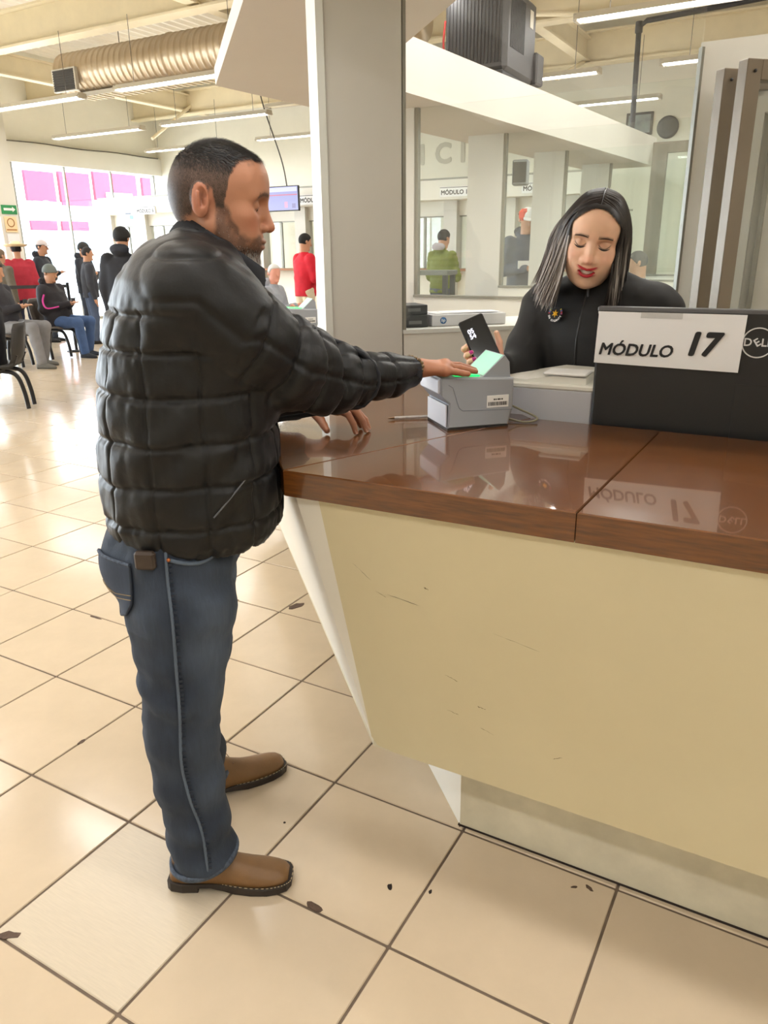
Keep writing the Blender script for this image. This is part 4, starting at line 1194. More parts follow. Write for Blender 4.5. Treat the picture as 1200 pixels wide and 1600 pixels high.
# ------------------------------------------------------------------ the man at the counter (x forward, y to his left, z up, origin between his feet)
MA = math.radians(42)
man_o = np.array([math.cos(MA), math.sin(MA), 0]) * 0.22 + np.array([-math.sin(MA), math.cos(MA), 0]) * 0.495
man = empty('person', tuple(man_o), MA, 'man in a black quilted jacket, jeans and tan boots with one hand on the scanner', 'person')
HEAD_O = np.array([0.121, 0.0, 1.597])
HEAD_R = rotz(math.radians(-7)) @ roty(math.radians(9))
hs = head_sdf(True)
Vh, Fh = surface_nets(hs, (-0.115, -0.10, -0.145), (0.135, 0.10, 0.135), 0.0021)
base, rosy = lin(182, 128, 99), lin(186, 110, 86)
Ch = skin_colors(Vh, base, rosy)
def g3(p, r): return np.exp(-(((Vh - np.array(p)) / np.array(r)) ** 2).sum(1))
lipw = np.clip(g3((0.101, 0, -0.0625), (0.010, 0.018, 0.0045)) + g3((0.099, 0, -0.0745), (0.010, 0.016, 0.005)), 0, 1)
Ch = Ch * (1 - 0.7 * lipw[:, None]) + lin(150, 88, 76) * 0.7 * lipw[:, None]
mouth = g3((0.103, 0, -0.0685), (0.012, 0.022, 0.0016)); Ch = Ch * (1 - 0.8 * mouth[:, None]) + lin(60, 30, 26) * 0.8 * mouth[:, None]
x, y, z = Vh.T
ay = np.abs(y)
hl = np.interp(x, [-0.12, -0.075, -0.045, -0.02, -0.004, 0.006, 0.020, 0.028, 0.036, 0.060, 0.10], [-0.070, -0.064, -0.040, 0.012, 0.012, -0.028, -0.018, 0.040, 0.072, 0.080, 0.088])
hairw = np.clip((z - hl + 0.010 * vnoise(Vh, 120, 2)) / 0.016, 0, 1)
hairw *= ~((ay > 0.0785) & (np.abs(x + 0.026) < 0.03) & (np.abs(z + 0.004) < 0.04))       # not on the ears
bl = np.interp(x, [0.002, 0.006, 0.026, 0.045, 0.064, 0.080, 0.088, 0.12], [-0.02, 0.004, 0.002, -0.030, -0.050, -0.056, -0.050, -0.0485])
beardw = np.clip((bl - z + 0.006 * vnoise(Vh, 110, 6)) / 0.014, 0, 1) * np.clip((x - 0.003 - np.clip(-0.08 - z, 0, 1) * 0.1) / 0.008, 0, 1) * np.clip((z + 0.138) / 0.01, 0, 1)
beardw *= np.clip(1 - 1.4 * lipw - 1.2 * g3((0.106, 0, -0.043), (0.012, 0.012, 0.006)), 0, 1)
top = np.clip((z - 0.045) / 0.035, 0, 1); top = np.clip(top + np.clip((-0.035 - x) / 0.03, 0, 1) * np.clip((z + 0.06) / 0.05, 0, 1) * 0.8, 0, 1)                                                    # longer black hair on top, faded sides
scalp = lin(22, 19, 19)[None] * top[:, None] + lin(74, 60, 52)[None] * (1 - top[:, None])
Ch = Ch * (1 - 0.9 * hairw[:, None]) + scalp * (1 + 0.35 * vnoise(Vh, 260, 4)[:, None]) * 0.9 * hairw[:, None]
beardw = np.clip(beardw * (1 + 0.5 * vnoise(Vh, 90, 8)), 0, 1)
Ch = Ch * (1 - 0.72 * beardw[:, None]) + lin(56, 42, 36) * 0.72 * beardw[:, None]
browm = np.zeros(len(Vh))
for s in (-1, 1):
    browm = np.maximum(browm, np.exp(-((z - 0.0285 + 0.5 * np.maximum(ay - 0.036, 0)) / 0.0055) ** 2) * ((y * s > 0.012) & (y * s < 0.052) & (x > 0.05)))
Ch = Ch * (1 - 0.75 * browm[:, None]) + lin(42, 30, 25) * 0.75 * browm[:, None]
for s in (-1, 1):                                                                           # crease shadow colour of lashes
    lash = np.exp(-((z - 0.0005 + 0.006 * ((ay - 0.0325) / 0.014) ** 2) / 0.0016) ** 2) * ((y * s > 0.019) & (y * s < 0.047) & (x > 0.066))
    Ch = Ch * (1 - 0.6 * lash[:, None]) + lin(60, 38, 32) * 0.6 * lash[:, None]
def to_man(p): return p @ HEAD_R.T + HEAD_O
# strands of hair and beard
def hair_for(mask, n, seed, length, width, dirf, colf, lift):
    rg = np.random.default_rng(seed)
    P = sample_surface(Vh, Fh, mask, n, rg)
    N = hs.normals(P)
    D = dirf(P, N, rg); D = D - N * (D * N).sum(1)[:, None]
    D = D / (np.linalg.norm(D, axis=1)[:, None] + 1e-9) + N * lift
    D += rg.normal(size=D.shape) * 0.16; D /= np.linalg.norm(D, axis=1)[:, None]
    ln = length(P, rg)
    V, F_, C = strands(P - N * 0.0006, N, D, ln, width, colf(P, rg), 0.35)
    return to_man(V), F_, C
hm = hairw * (hairw > 0.3)
def hd_dir(P, N, rg):
    t = np.clip((P[:, 2] - 0.045) / 0.045, 0, 1)[:, None]; return np.array([0.8, 0, -0.25]) * t + np.array([0.15, 0, -1.0]) * (1 - t)
def hd_len(P, rg):
    t = np.clip((P[:, 2] - 0.05) / 0.04, 0, 1); return (0.0045 + 0.0125 * t) * rg.uniform(0.7, 1.15, len(P))
def hd_col(P, rg):
    t = np.clip((P[:, 2] - 0.045) / 0.04, 0, 1)[:, None]
    c = lin(20, 18, 18) * t + lin(52, 43, 38) * (1 - t)
    gr = (rg.random(len(P)) < 0.02)[:, None]
    return np.where(gr, lin(110, 100, 92), c * rg.uniform(0.7, 1.2, (len(P), 1)))
h1 = hair_for(np.clip(hm, 0, 1), 22000, 1, hd_len, 0.00055, hd_dir, hd_col, 0.55)
bm = beardw * (beardw > 0.3)
def bd_dir(P, N, rg): return np.tile(np.array([0.25, 0, -1.0]), (len(P), 1))
def bd_len(P, rg):
    c = np.exp(-((P[:, 0] - 0.075) / 0.035) ** 2) * np.clip((-0.075 - P[:, 2]) / 0.02, 0, 1)
    return (0.0035 + 0.016 * c) * rg.uniform(0.6, 1.2, len(P))
def bd_col(P, rg):
    c = np.clip((P[:, 0] - 0.055) / 0.02, 0, 1) * np.clip((-0.080 - P[:, 2]) / 0.012, 0, 1)
    w = rg.random(len(P)) < (0.10 + 0.72 * c)
    return np.where(w[:, None], lin(176, 170, 164) * rg.uniform(0.7, 1.1, (len(P), 1)), lin(52, 40, 35) * rg.uniform(0.6, 1.3, (len(P), 1)))
h2 = hair_for(bm, 11000, 2, bd_len, 0.0005, bd_dir, bd_col, 0.45)
wm = browm * (browm > 0.4)
h3 = hair_for(wm, 500, 3, lambda P, rg: rg.uniform(0.005, 0.008, len(P)), 0.0004, lambda P, N, rg: np.stack([-0.5 * np.ones(len(P)), np.sign(P[:, 1]), 0.1 * np.ones(len(P))], 1), lambda P, rg: np.tile(lin(45, 33, 28), (len(P), 1)), 0.25)
def hair_obj(name, parts, parent, label=None):
    b = 0; V = []; F_ = []; C = []
    for v, f, c in parts: V.append(v); F_.append(f + b); C.append(c); b += len(v)
    o = link(name, to_mesh(name, np.concatenate(V), np.concatenate(F_), False, np.concatenate(C)), M_HAIR, parent)
    o['kind'] = 'stuff'
    if label: o['label'] = label
    return o
hair_obj('hair', [h1], man, 'short black hair with faded sides'); hair_obj('beard', [h2], man, 'trimmed dark beard with a grey chin'); hair_obj('eyebrows', [h3], man)

# hands
kr = [(0.664, 0.176, 1.213), (0.671, 0.156, 1.216), (0.668, 0.135, 1.213), (0.657, 0.116, 1.207)]
fr_ = [[(0.700, 0.180, 1.210), (0.722, 0.182, 1.203), (0.739, 0.184, 1.199)], [(0.708, 0.158, 1.213), (0.733, 0.160, 1.205), (0.752, 0.161, 1.199)],
       [(0.703, 0.134, 1.210), (0.727, 0.134, 1.203), (0.745, 0.134, 1.199)], [(0.684, 0.110, 1.204), (0.702, 0.108, 1.200), (0.716, 0.107, 1.198)]]
RH = hand_sdf((0.588, 0.148, 1.212), (0.50, 0.10, 1.206), kr, fr_, [(0.606, 0.172, 1.206), (0.640, 0.205, 1.203), (0.665, 0.216, 1.201), (0.688, 0.220, 1.199)])
Vr, Fr = surface_nets(RH, (0.50, 0.05, 1.16), (0.775, 0.26, 1.26), 0.0026)
kl = [(0.388, 0.188, 1.108), (0.402, 0.205, 1.112), (0.403, 0.226, 1.108), (0.395, 0.246, 1.100)]
fl_ = [[(0.412, 0.158, 1.100), (0.422, 0.143, 1.078), (0.426, 0.136, 1.0585)], [(0.436, 0.172, 1.103), (0.450, 0.156, 1.080), (0.456, 0.148, 1.0585)],
       [(0.442, 0.196, 1.100), (0.460, 0.180, 1.079), (0.467, 0.172, 1.0585)], [(0.428, 0.222, 1.092), (0.445, 0.208, 1.074), (0.452, 0.201, 1.0585)]]
LH = hand_sdf((0.315, 0.262, 1.108), (0.25, 0.30, 1.12), kl, fl_, [(0.335, 0.235, 1.096), (0.345, 0.200, 1.082), (0.351, 0.178, 1.070), (0.356, 0.163, 1.0605)])
Vl, Fl = surface_nets(LH, (0.25, 0.11, 1.045), (0.49, 0.34, 1.16), 0.0026)
BODY = Sdf().u(f_caps((0.0, 0, 0.95), (0.03, 0, 1.36), 0.13, 0.12), 0).u(f_caps((0.045, 0, 1.40), (0.105, 0, 1.545), 0.062, 0.060), 0.03)
for s, sh_, el, wr in ((-1, (0.06, -0.15, 1.40), (0.25, -0.07, 1.27), (0.52, 0.11, 1.207)), (1, (-0.02, 0.16, 1.40), (0.08, 0.30, 1.16), (0.27, 0.29, 1.117))):
    BODY.u(f_caps(sh_, el, 0.05, 0.042), 0.03).u(f_caps(el, wr, 0.04, 0.027), 0.02)
    BODY.u(f_caps((-0.02, s * 0.09, 0.9), (-0.03, s * 0.15, 0.5), 0.075, 0.055), 0.03).u(f_caps((-0.03, s * 0.15, 0.5), (-0.03, s * 0.165, 0.12), 0.05, 0.04), 0.02)
Vb, Fb = surface_nets(BODY, (-0.25, -0.32, 0.05), (0.62, 0.40, 1.62), 0.013)
sk = [(to_man(Vh), Fh), (Vr, Fr), (Vl, Fl), (Vb, Fb)]
Cb = [Ch] + [np.tile(lin(172, 116, 86), (len(v), 1)) * (1 + 0.08 * vnoise(v, 50, 5)[:, None]) for v in (Vr, Vl)] + [np.tile(lin(178, 124, 96), (len(Vb), 1))]
V, F_ = join(*sk)
link('body', to_mesh('body', V, F_, True, np.concatenate(Cb)), M_SKIN, man)
M_NAIL = mat('finger_nail', (214, 170, 150), rough=0.3)
def nail(tip, prev, up, name='nail', m=None, parent=None, w=0.0055, off=0.0065):
    t = np.array(tip, float); d = t - np.array(prev, float); d /= np.linalg.norm(d)
    u = np.array(up, float); u -= d * (u @ d); u /= np.linalg.norm(u); s = np.cross(d, u)
    V = []
    for a in np.linspace(-1, 1, 5):
        for b in (-0.6, 0.1, 0.8):
            wv = w * (1 - 0.25 * max(b, 0)); V.append(t + d * (b * 0.0075) + s * (a * wv) + u * (off - 0.0018 * a * a - 0.0022 * max(b - 0.1, 0)))
    Fq = [(i * 3 + j, i * 3 + j + 1, (i + 1) * 3 + j + 1, (i + 1) * 3 + j) for i in range(4) for j in range(2)]
    return MB().add(V, Fq, True).build(name, m, parent)
for ch in fl_[:3]: nail(ch[2], ch[1], (0.6, -0.6, 0.5), m=M_NAIL, parent=man)
nail((0.356, 0.163, 1.0605), (0.351, 0.178, 1.070), (0.4, -0.9, 0.5), m=M_NAIL, parent=man, w=0.0065)
for s in (-1, 1):
    sphere_part('eye', to_man(np.array([0.0752, s * 0.0325, 0.0005])), 0.0118, M_IRIS, man)

# bracelet
br = [np.array([0.578, 0.143, 1.212]) + rotz(0.55) @ np.array([0.006 * math.sin(3 * a), 0.033 * math.cos(a), 0.031 * math.sin(a)]) for a in np.linspace(0, 2 * PI, 22, endpoint=False)]
spheres_mesh(br, 0.0052).build('bracelet', mat('brown_beads', (112, 94, 66), 0.3, metal=0.3), man)

# ------------------------------------------------------------------ jacket
M_NYLON = mat('black_quilted_nylon', (6, 6.5, 9), rough=0.5, spec=0.38, bump=0.25, bscale=55, sheen=0.04)
M_RIB = mat('black_rib_knit', (34, 36, 42), rough=0.9)
TORSO = [(0.885, -0.150, 0.195, 0.205), (0.905, -0.168, 0.212, 0.218), (0.95, -0.180, 0.215, 0.230), (1.05, -0.178, 0.214, 0.236), (1.15, -0.172, 0.214, 0.238), (1.25, -0.158, 0.212, 0.234),
         (1.33, -0.140, 0.208, 0.226), (1.40, -0.116, 0.200, 0.212), (1.45, -0.088, 0.188, 0.185), (1.485, -0.050, 0.172, 0.140), (1.515, -0.010, 0.150, 0.095), (1.535, 0.02, 0.13, 0.06)]
tor = Sdf().u(f_loft(TORSO, 2.3), 0)
tor.u(f_caps((0.03, -0.10, 1.44), (0.055, -0.145, 1.41), 0.078, 0.080), 0.08)
tor.u(f_caps((0.0, 0.10, 1.44), (-0.02, 0.18, 1.40), 0.085, 0.090), 0.05)
sl_p = [(0.055, -0.175, 1.425), (0.135, -0.158, 1.352), (0.243, -0.090, 1.272), (0.385, 0.012, 1.217), (0.492, 0.088, 1.205), (0.560, 0.130, 1.206)]
sl_r = [0.084, 0.090, 0.088, 0.066, 0.048, 0.037]
armR = Sdf()
for a in range(5): armR.u(f_caps(sl_p[a], sl_p[a + 1], sl_r[a], sl_r[a + 1]), 0.03 if a else 0)
armR.u(f_ell((0.335, -0.045, 1.195), (0.10, 0.05, 0.045), rotz(0.72)), 0.03)
ll_p = [(-0.02, 0.185, 1.41), (0.02, 0.27, 1.28), (0.085, 0.305, 1.165), (0.19, 0.30, 1.125), (0.285, 0.278, 1.115)]
ll_r = [0.092, 0.086, 0.078, 0.062, 0.042]
armL = Sdf()
for a in range(4): armL.u(f_caps(ll_p[a], ll_p[a + 1], ll_r[a], ll_r[a + 1]), 0.03 if a else 0)
JK = Sdf().u(tor, 0).u(armR, 0.06).u(armL, 0.03)
Vj, Fj = surface_nets(JK, (-0.21, -0.30, 0.87), (0.61, 0.41, 1.58), 0.0048)
Nj = JK.normals(Vj, 0.004)
dt, dr, dl = tor(Vj), armR(Vj), armL(Vj)
wr_ = 1 / (1 + np.exp((dr - dt) / 0.006)); wl_ = 1 / (1 + np.exp((dl - dt) / 0.006))
def near(v, seams): return np.min(np.abs(v[:, None] - np.asarray(seams)[None]), axis=1)
def seamf(d, w): return np.exp(-(d / w) ** 2)
# torso: level seams and upright seams
x, y, z = Vj.T
wob = 0.006 * vnoise(Vj, 9, 8)
zs = [0.955, 1.045, 1.135, 1.232, 1.318, 1.392]
d1 = near(z + wob + 0.012 * (x + 0.18), zs)
ang = np.arctan2(y / 0.235, (x - 0.02) / 0.195)
va = np.radians([-172, -140, -112, -80, -50, -22, 0, 22, 50, 80, 112, 140])
d2 = near(ang + 0.02 * vnoise(Vj, 7, 4), va) * 0.21
d2 = np.where(z > 1.40, 1, d2)
puff_t = -0.0070 * seamf(d1, 0.0065) - 0.0052 * seamf(d2, 0.0042) + 0.0035 * np.clip(np.minimum(d1, d2 * 1.2) / 0.035, 0, 1) ** 0.7
wrk = vnoise(Vj * np.array([1, 1, 0.35]), 75, 6) * 0.0030 * seamf(d1, 0.035) + vnoise(Vj, 22, 9) * 0.0042 + vnoise(Vj @ rotx(0.9).T * np.array([1, 0.3, 1]), 34, 12) * 0.0030
# diagonal pulls from belly to armpit
diag = (z - 1.12) - 0.75 * (x + 0.02)
pull = 0.006 * np.sin(diag * 60 + 2 * vnoise(Vj, 6, 2)) * np.exp(-((x - 0.08) / 0.13) ** 2) * np.exp(-((z - 1.08) / 0.14) ** 2) * (y < 0.05)
hemw = np.exp(-((z - 0.90) / 0.02) ** 2)
disp_t = puff_t + wrk + pull + hemw * 0.003 * vnoise(Vj, 90, 3)
# sleeve: rings across, one seam along
def along(Vp, pts):
    P = np.array(pts); best = np.full(len(Vp), 9.0); s_ = np.zeros(len(Vp)); ax = np.zeros((len(Vp), 3)); off = np.zeros((len(Vp), 3)); acc = 0
    for a in range(len(P) - 1):
        ab = P[a + 1] - P[a]; L_ = np.linalg.norm(ab); t = np.clip(((Vp - P[a]) @ ab) / L_ ** 2, 0, 1); q = Vp - P[a] - t[:, None] * ab; d = np.linalg.norm(q, axis=1)
        m = d < best; best[m] = d[m]; s_[m] = acc + t[m] * L_; ax[m] = ab / L_; off[m] = q[m]; acc += L_
    return s_, off, ax
def sleeve_disp(pts, rings_, deep):
    s_, off, ax = along(Vj, pts)
    on = off / (np.linalg.norm(off, axis=1)[:, None] + 1e-9)
    dr_ = near(s_ + 0.012 * vnoise(Vj, 14, 21) + 0.02 * on[:, 2] * 0.4, rings_)
    dd = near(s_ + 0.010 * vnoise(Vj, 20, 22) + 0.010 * on[:, 2], deep)
    al = np.abs(on[:, 2] + 0.12) * 0.07
    al2 = np.abs(on[:, 2] - 0.72) * 0.09
    p = -0.0075 * seamf(dr_, 0.006) - 0.013 * seamf(dd, 0.011) - 0.0055 * seamf(al, 0.0048) - 0.0045 * seamf(al2, 0.0048) + 0.004 * np.clip(np.minimum(dr_, dd) / 0.035, 0, 1) ** 0.7
    p += vnoise(Vj - ax * s_[:, None] * 0.65, 60, 7) * 0.0032 * (seamf(dr_, 0.03) + seamf(dd, 0.04)) + vnoise(Vj, 26, 5) * 0.0035
    return p
disp_r = sleeve_disp(sl_p, [0.125, 0.30, 0.435, 0.565], [0.215, 0.375, 0.50])
disp_l = sleeve_disp(ll_p, [0.05, 0.14, 0.23, 0.32, 0.41], [0.27])
Vj2 = Vj + Nj * (disp_t * (1 - np.maximum(wr_, wl_)) + disp_r * wr_ + disp_l * np.where(wr_ > 0.5, 0, wl_))[:, None]
arm_seam = seamf(np.abs(dr - dt), 0.005) * (z > 1.2); Vj2 = Vj2 - Nj * (0.004 * arm_seam * 0.6)[:, None]
jk = link('jacket', to_mesh('jacket', Vj2, Fj, True), M_NYLON, man)
# rib collar, cuffs, hem line
def rib_band(path_c, ax_u, ax_v, r0, r1, h, up, nrib, name, parent, bulge=0.006):
    n = nrib * 2; rings = []
    for t in np.linspace(0, 1, 7):
        ring = []
        for k in range(n):
            a = 2 * PI * k / n; rr = (r0 + (r1 - r0) * t) ; e = 0.0030 if k % 2 else 0
            c = np.array(path_c) + np.array(up) * h * t
            dirv = np.array(ax_u) * math.cos(a) * rr[0] + np.array(ax_v) * math.sin(a) * rr[1]
            ring.append(c + dirv * (1 + (e + bulge * math.sin(PI * t)) / rr.mean()))
        rings.append(ring)
    inn = [[np.array(p) * 1.0 - (np.array(p) - np.mean(r, axis=0)) * 0.12 for p in r] for r in rings[::-1]]
    return MB().loft(rings + inn, cap=False).build(name, M_RIB, parent)
tl = roty(0.60)
rib_band((0.103, 0, 1.462), tl @ np.array([1, 0, 0]), (0, 1, 0), np.array([0.110, 0.100]), np.array([0.092, 0.083]), 0.062, tl @ np.array([-0.12, 0, 1.0]), 48, 'collar', jk)
fa = np.array([0.576 - 0.492, 0.148 - 0.088, 0.004]); fa /= np.linalg.norm(fa)
rib_band(np.array([0.555, 0.127, 1.206]), np.cross(fa, [0, 0, 1]), (0, 0, 1), np.array([0.0375, 0.0365]), np.array([0.0345, 0.0325]), 0.026, fa, 26, 'cuff', jk, 0.003)
fb = np.array([0.285 - 0.19, -0.022, -0.01]); fb /= np.linalg.norm(fb)
rib_band(np.array([0.278, 0.28, 1.115]), np.cross(fb, [0, 0, 1]), (0, 0, 1), np.array([0.041, 0.040]), np.array([0.035, 0.034]), 0.03, fb, 26, 'cuff', jk, 0.003)
pk = sdf_hit(JK, [(0.06 + 0.075 * t, -0.45, 0.985 + 0.075 * t) for t in np.linspace(0, 1, 8)], np.tile(np.array([0, 1.0, 0]), (8, 1)), 0.5)
MB().tube(pk + np.array([0, -0.0075, 0]), 0.0018, 6).build('pocket_zip', mat('grey_zip', (88, 90, 96), 0.4), jk)
zf = sdf_hit(JK, [(0.5, -0.02, zz_) for zz_ in np.linspace(0.90, 1.44, 24)], np.tile(np.array([-1.0, 0, 0]), (24, 1)), 0.6)
MB().tube(zf + np.array([0.002, 0, 0]), 0.006, 6).build('front_zip', M_RIB, jk)

# ------------------------------------------------------------------ jeans
M_DENIM = mat('blue_denim', (70, 84, 104), rough=0.85, attr='col', noise=0.10, nscale=140, stretch=(1, 1, 0.12), bump=0.25, bscale=420)
M_STITCH = mat('denim_seam', (38, 46, 60), rough=0.85)
M_STITCH2 = mat('tan_stitching', (140, 120, 88), rough=0.8)
JN = Sdf().u(f_ell((-0.035, 0, 0.875), (0.150, 0.185, 0.15)), 0)
legs = {}
for s, ch in ((-1, [(-0.035, -0.095, 0.86, 0.128), (-0.030, -0.125, 0.74, 0.116), (-0.036, -0.140, 0.64, 0.098), (-0.048, -0.150, 0.55, 0.089), (-0.060, -0.155, 0.43, 0.080), (-0.054, -0.158, 0.30, 0.077), (-0.046, -0.163, 0.18, 0.073), (-0.036, -0.168, 0.075, 0.082)]),
               (1, [(-0.035, 0.095, 0.86, 0.126), (-0.022, 0.12, 0.74, 0.112), (-0.010, 0.135, 0.62, 0.094), (-0.016, 0.145, 0.50, 0.082), (-0.040, 0.155, 0.38, 0.076), (-0.060, 0.16, 0.25, 0.072), (-0.055, 0.165, 0.15, 0.070), (-0.045, 0.17, 0.05, 0.076)])):
    for a in range(len(ch) - 1): JN.u(f_caps(ch[a][:3], ch[a + 1][:3], ch[a][3], ch[a + 1][3]), 0.035)
JN.u(f_ell((-0.115, -0.075, 0.845), (0.080, 0.085, 0.09)), 0.03)
JN.u(f_ell((-0.110, 0.075, 0.845), (0.080, 0.085, 0.09)), 0.03)
def hemplane(p):
    h = np.where(p[:, 1] < 0, 0.072 + 0.20 * (p[:, 0] + 0.05), 0.052 + 0.16 * (p[:, 0] + 0.05)); return h - p[:, 2]
JN.isect(hemplane, 0.002); JN.isect(lambda p: p[:, 2] - 0.955, 0.002)
Vn, Fn = surface_nets(JN, (-0.24, -0.28, 0.02), (0.18, 0.28, 0.97), 0.0062)
Nn = JN.normals(Vn, 0.004)
x, y, z = Vn.T
fold = 0.0055 * np.sin(z * 62 + 3.0 * vnoise(Vn, 7, 1) + 9 * x) * (np.exp(-((z - 0.14) / 0.09) ** 2) + 0.8 * np.exp(-((z - 0.56) / 0.10) ** 2) * (x < -0.03)) + 0.0045 * vnoise(Vn * np.array([1, 1, 0.5]), 16, 2) + 0.003 * vnoise(Vn @ rotx(0.7).T, 38, 3)
fold += 0.005 * np.sin((z + 0.5 * x) * 80) * np.exp(-((z - 0.82) / 0.05) ** 2) * np.exp(-((x - 0.07) / 0.06) ** 2)
Vn2 = Vn + Nn * fold[:, None]
fade = np.clip(np.exp(-((x - 0.045) / 0.06) ** 2) * np.exp(-((z - 0.68) / 0.17) ** 2) + 0.5 * np.exp(-((z - 0.36) / 0.14) ** 2) * np.exp(-((x - 0.0) / 0.05) ** 2) + 0.4 * np.exp(-((x + 0.16) / 0.05) ** 2) * (z > 0.72), 0, 1)
fade = np.clip(fade + 0.25 * vnoise(Vn, 13, 7) + 120 * np.maximum(fold, 0) * 0.25, 0, 1)
Cn = lin(36, 46, 62)[None] * (1 - fade[:, None]) + lin(74, 86, 104)[None] * fade[:, None]
jn = link('jeans', to_mesh('jeans', Vn2, Fn, True, Cn), M_DENIM, man)
# side seam, hems, pockets
sp_ = [(-0.045, 0.93), (-0.047, 0.851), (-0.045, 0.76), (-0.049, 0.635), (-0.052, 0.543), (-0.061, 0.407), (-0.053, 0.317), (-0.033, 0.202), (-0.030, 0.10)]
sp2 = _catmull(np.array([(a, -0.5, b) for a, b in sp_]), 8)
hit = sdf_hit(JN, sp2, np.tile(np.array([0, 1.0, 0]), (len(sp2), 1)), 0.6)
MB().tube(hit + np.array([0.002, -0.003, 0]), 0.0035, 6).build('side_seam', mat('denim_seam_pale', (84, 96, 112), 0.85), jn)
sd = MB()
for k in range(0, len(hit) - 1): sd.box((-0.004, -0.0012, -0.003), (0.004, 0.0012, 0.003), at=hit[k] + np.array([0.009, -0.003, 0]))
sd.build('seam_puckers', M_STITCH, jn)['kind'] = 'stuff'
def around(S, cx, cy, ang_, z_, r=0.32):
    a = np.asarray(ang_, float); O = np.stack([cx + r * np.cos(a), cy + r * np.sin(a), np.broadcast_to(z_, a.shape)], 1); D = np.stack([-np.cos(a), -np.sin(a), 0 * a], 1)
    return sdf_hit(S, O, D, 0.5)
for cy, cx, hz, sgn in ((-0.166, -0.040, 0.072, -1), (0.168, -0.047, 0.052, 1)):
    an = np.linspace(0, 2 * PI, 49)[:-1]; zz_ = hz + (0.20 if sgn < 0 else 0.16) * (cx + 0.075 * np.cos(an) + 0.05) + 0.007
    ring = around(JN, cx, cy, an, zz_, 0.18)
    ring = np.concatenate([ring, ring[:2]])
    MB().tube(ring, 0.0062, 6, flat=1.6).build('hem', mat('denim_hem', (70, 80, 96), 0.9, noise=0.45, nscale=120), jn)
def patch(S, cx, cy, poly_fn, nu=14, nv=12, off=0.004):
    V = []
    for j in range(nv + 1):
        for i in range(nu + 1):
            V.append(poly_fn(i / nu, j / nv))
    V = np.array(V); h = around(S, cx, cy, V[:, 0], V[:, 1])
    n_ = S.normals(h, 0.004)
    Fq = [(j * (nu + 1) + i, j * (nu + 1) + i + 1, (j + 1) * (nu + 1) + i + 1, (j + 1) * (nu + 1) + i) for j in range(nv) for i in range(nu)]
    return h + n_ * off, Fq
a0, a1 = math.radians(193), math.radians(238)
def pf(u, v): 
    w = 1.0 if v > 0.25 else 0.72 + 0.28 * v / 0.25
    return (a0 + (a1 - a0) * (0.5 + (u - 0.5) * w), 0.745 + 0.135 * v + 0.02 * abs(u - 0.5) * (1 - v) * 2)
Vp, Fp = patch(JN, -0.03, -0.05, pf, off=0.0055)
link('back_pocket', to_mesh('back_pocket', Vp, Fp, True, np.tile(lin(50, 61, 80), (len(Vp), 1))), M_DENIM, jn)
edge = [Vp[i] for i in range(14 + 1)] + [Vp[j * 15 + 14] for j in range(1, 13)]
MB().tube(np.array(edge) , 0.0028, 5).build('pocket_edge', M_STITCH, jn)
MB().tube(np.array([Vp[12 * 15 + i] for i in range(15)]), 0.0045, 5).build('pocket_hem', mat('denim_hem', (88, 98, 114)), jn)
for r_ in (4, 5): MB().tube(np.array([Vp[r_ * 15 + i] for i in range(15)]) + np.array([-0.001, -0.002, 0]), 0.0011, 4).build('pocket_stitch', M_STITCH2, jn)
fp = around(JN, -0.03, -0.05, np.radians(np.linspace(-93, -40, 12)), 0.895 - 0.02 * np.sin(np.linspace(0, 1, 12) * PI) + 0.035 * np.linspace(0, 1, 12) ** 3)
MB().tube(fp + JN.normals(fp) * 0.004, 0.0045, 6).build('front_pocket_edge', mat('denim_seam_pale', (84, 96, 112)), jn)
rv = fp[0] + JN.normals(fp[:1])[0] * 0.007
sphere_part('rivet', rv, 0.0045, mat('copper_rivet', (170, 100, 60), 0.3, metal=0.8), jn, 10)
bc = around(JN, -0.03, -0.05, np.radians([252.0]), np.array([0.905]))[0]
MB().box((-0.022, -0.010, -0.028), (0.022, 0.008, 0.012), bev=0.005, R=rotz(math.radians(-18)), at=bc + np.array([-0.005, -0.008, 0])).build('belt_pouch', mat('dark_brown_leather', (60, 48, 40), 0.55, noise=0.2, nscale=40), jn)

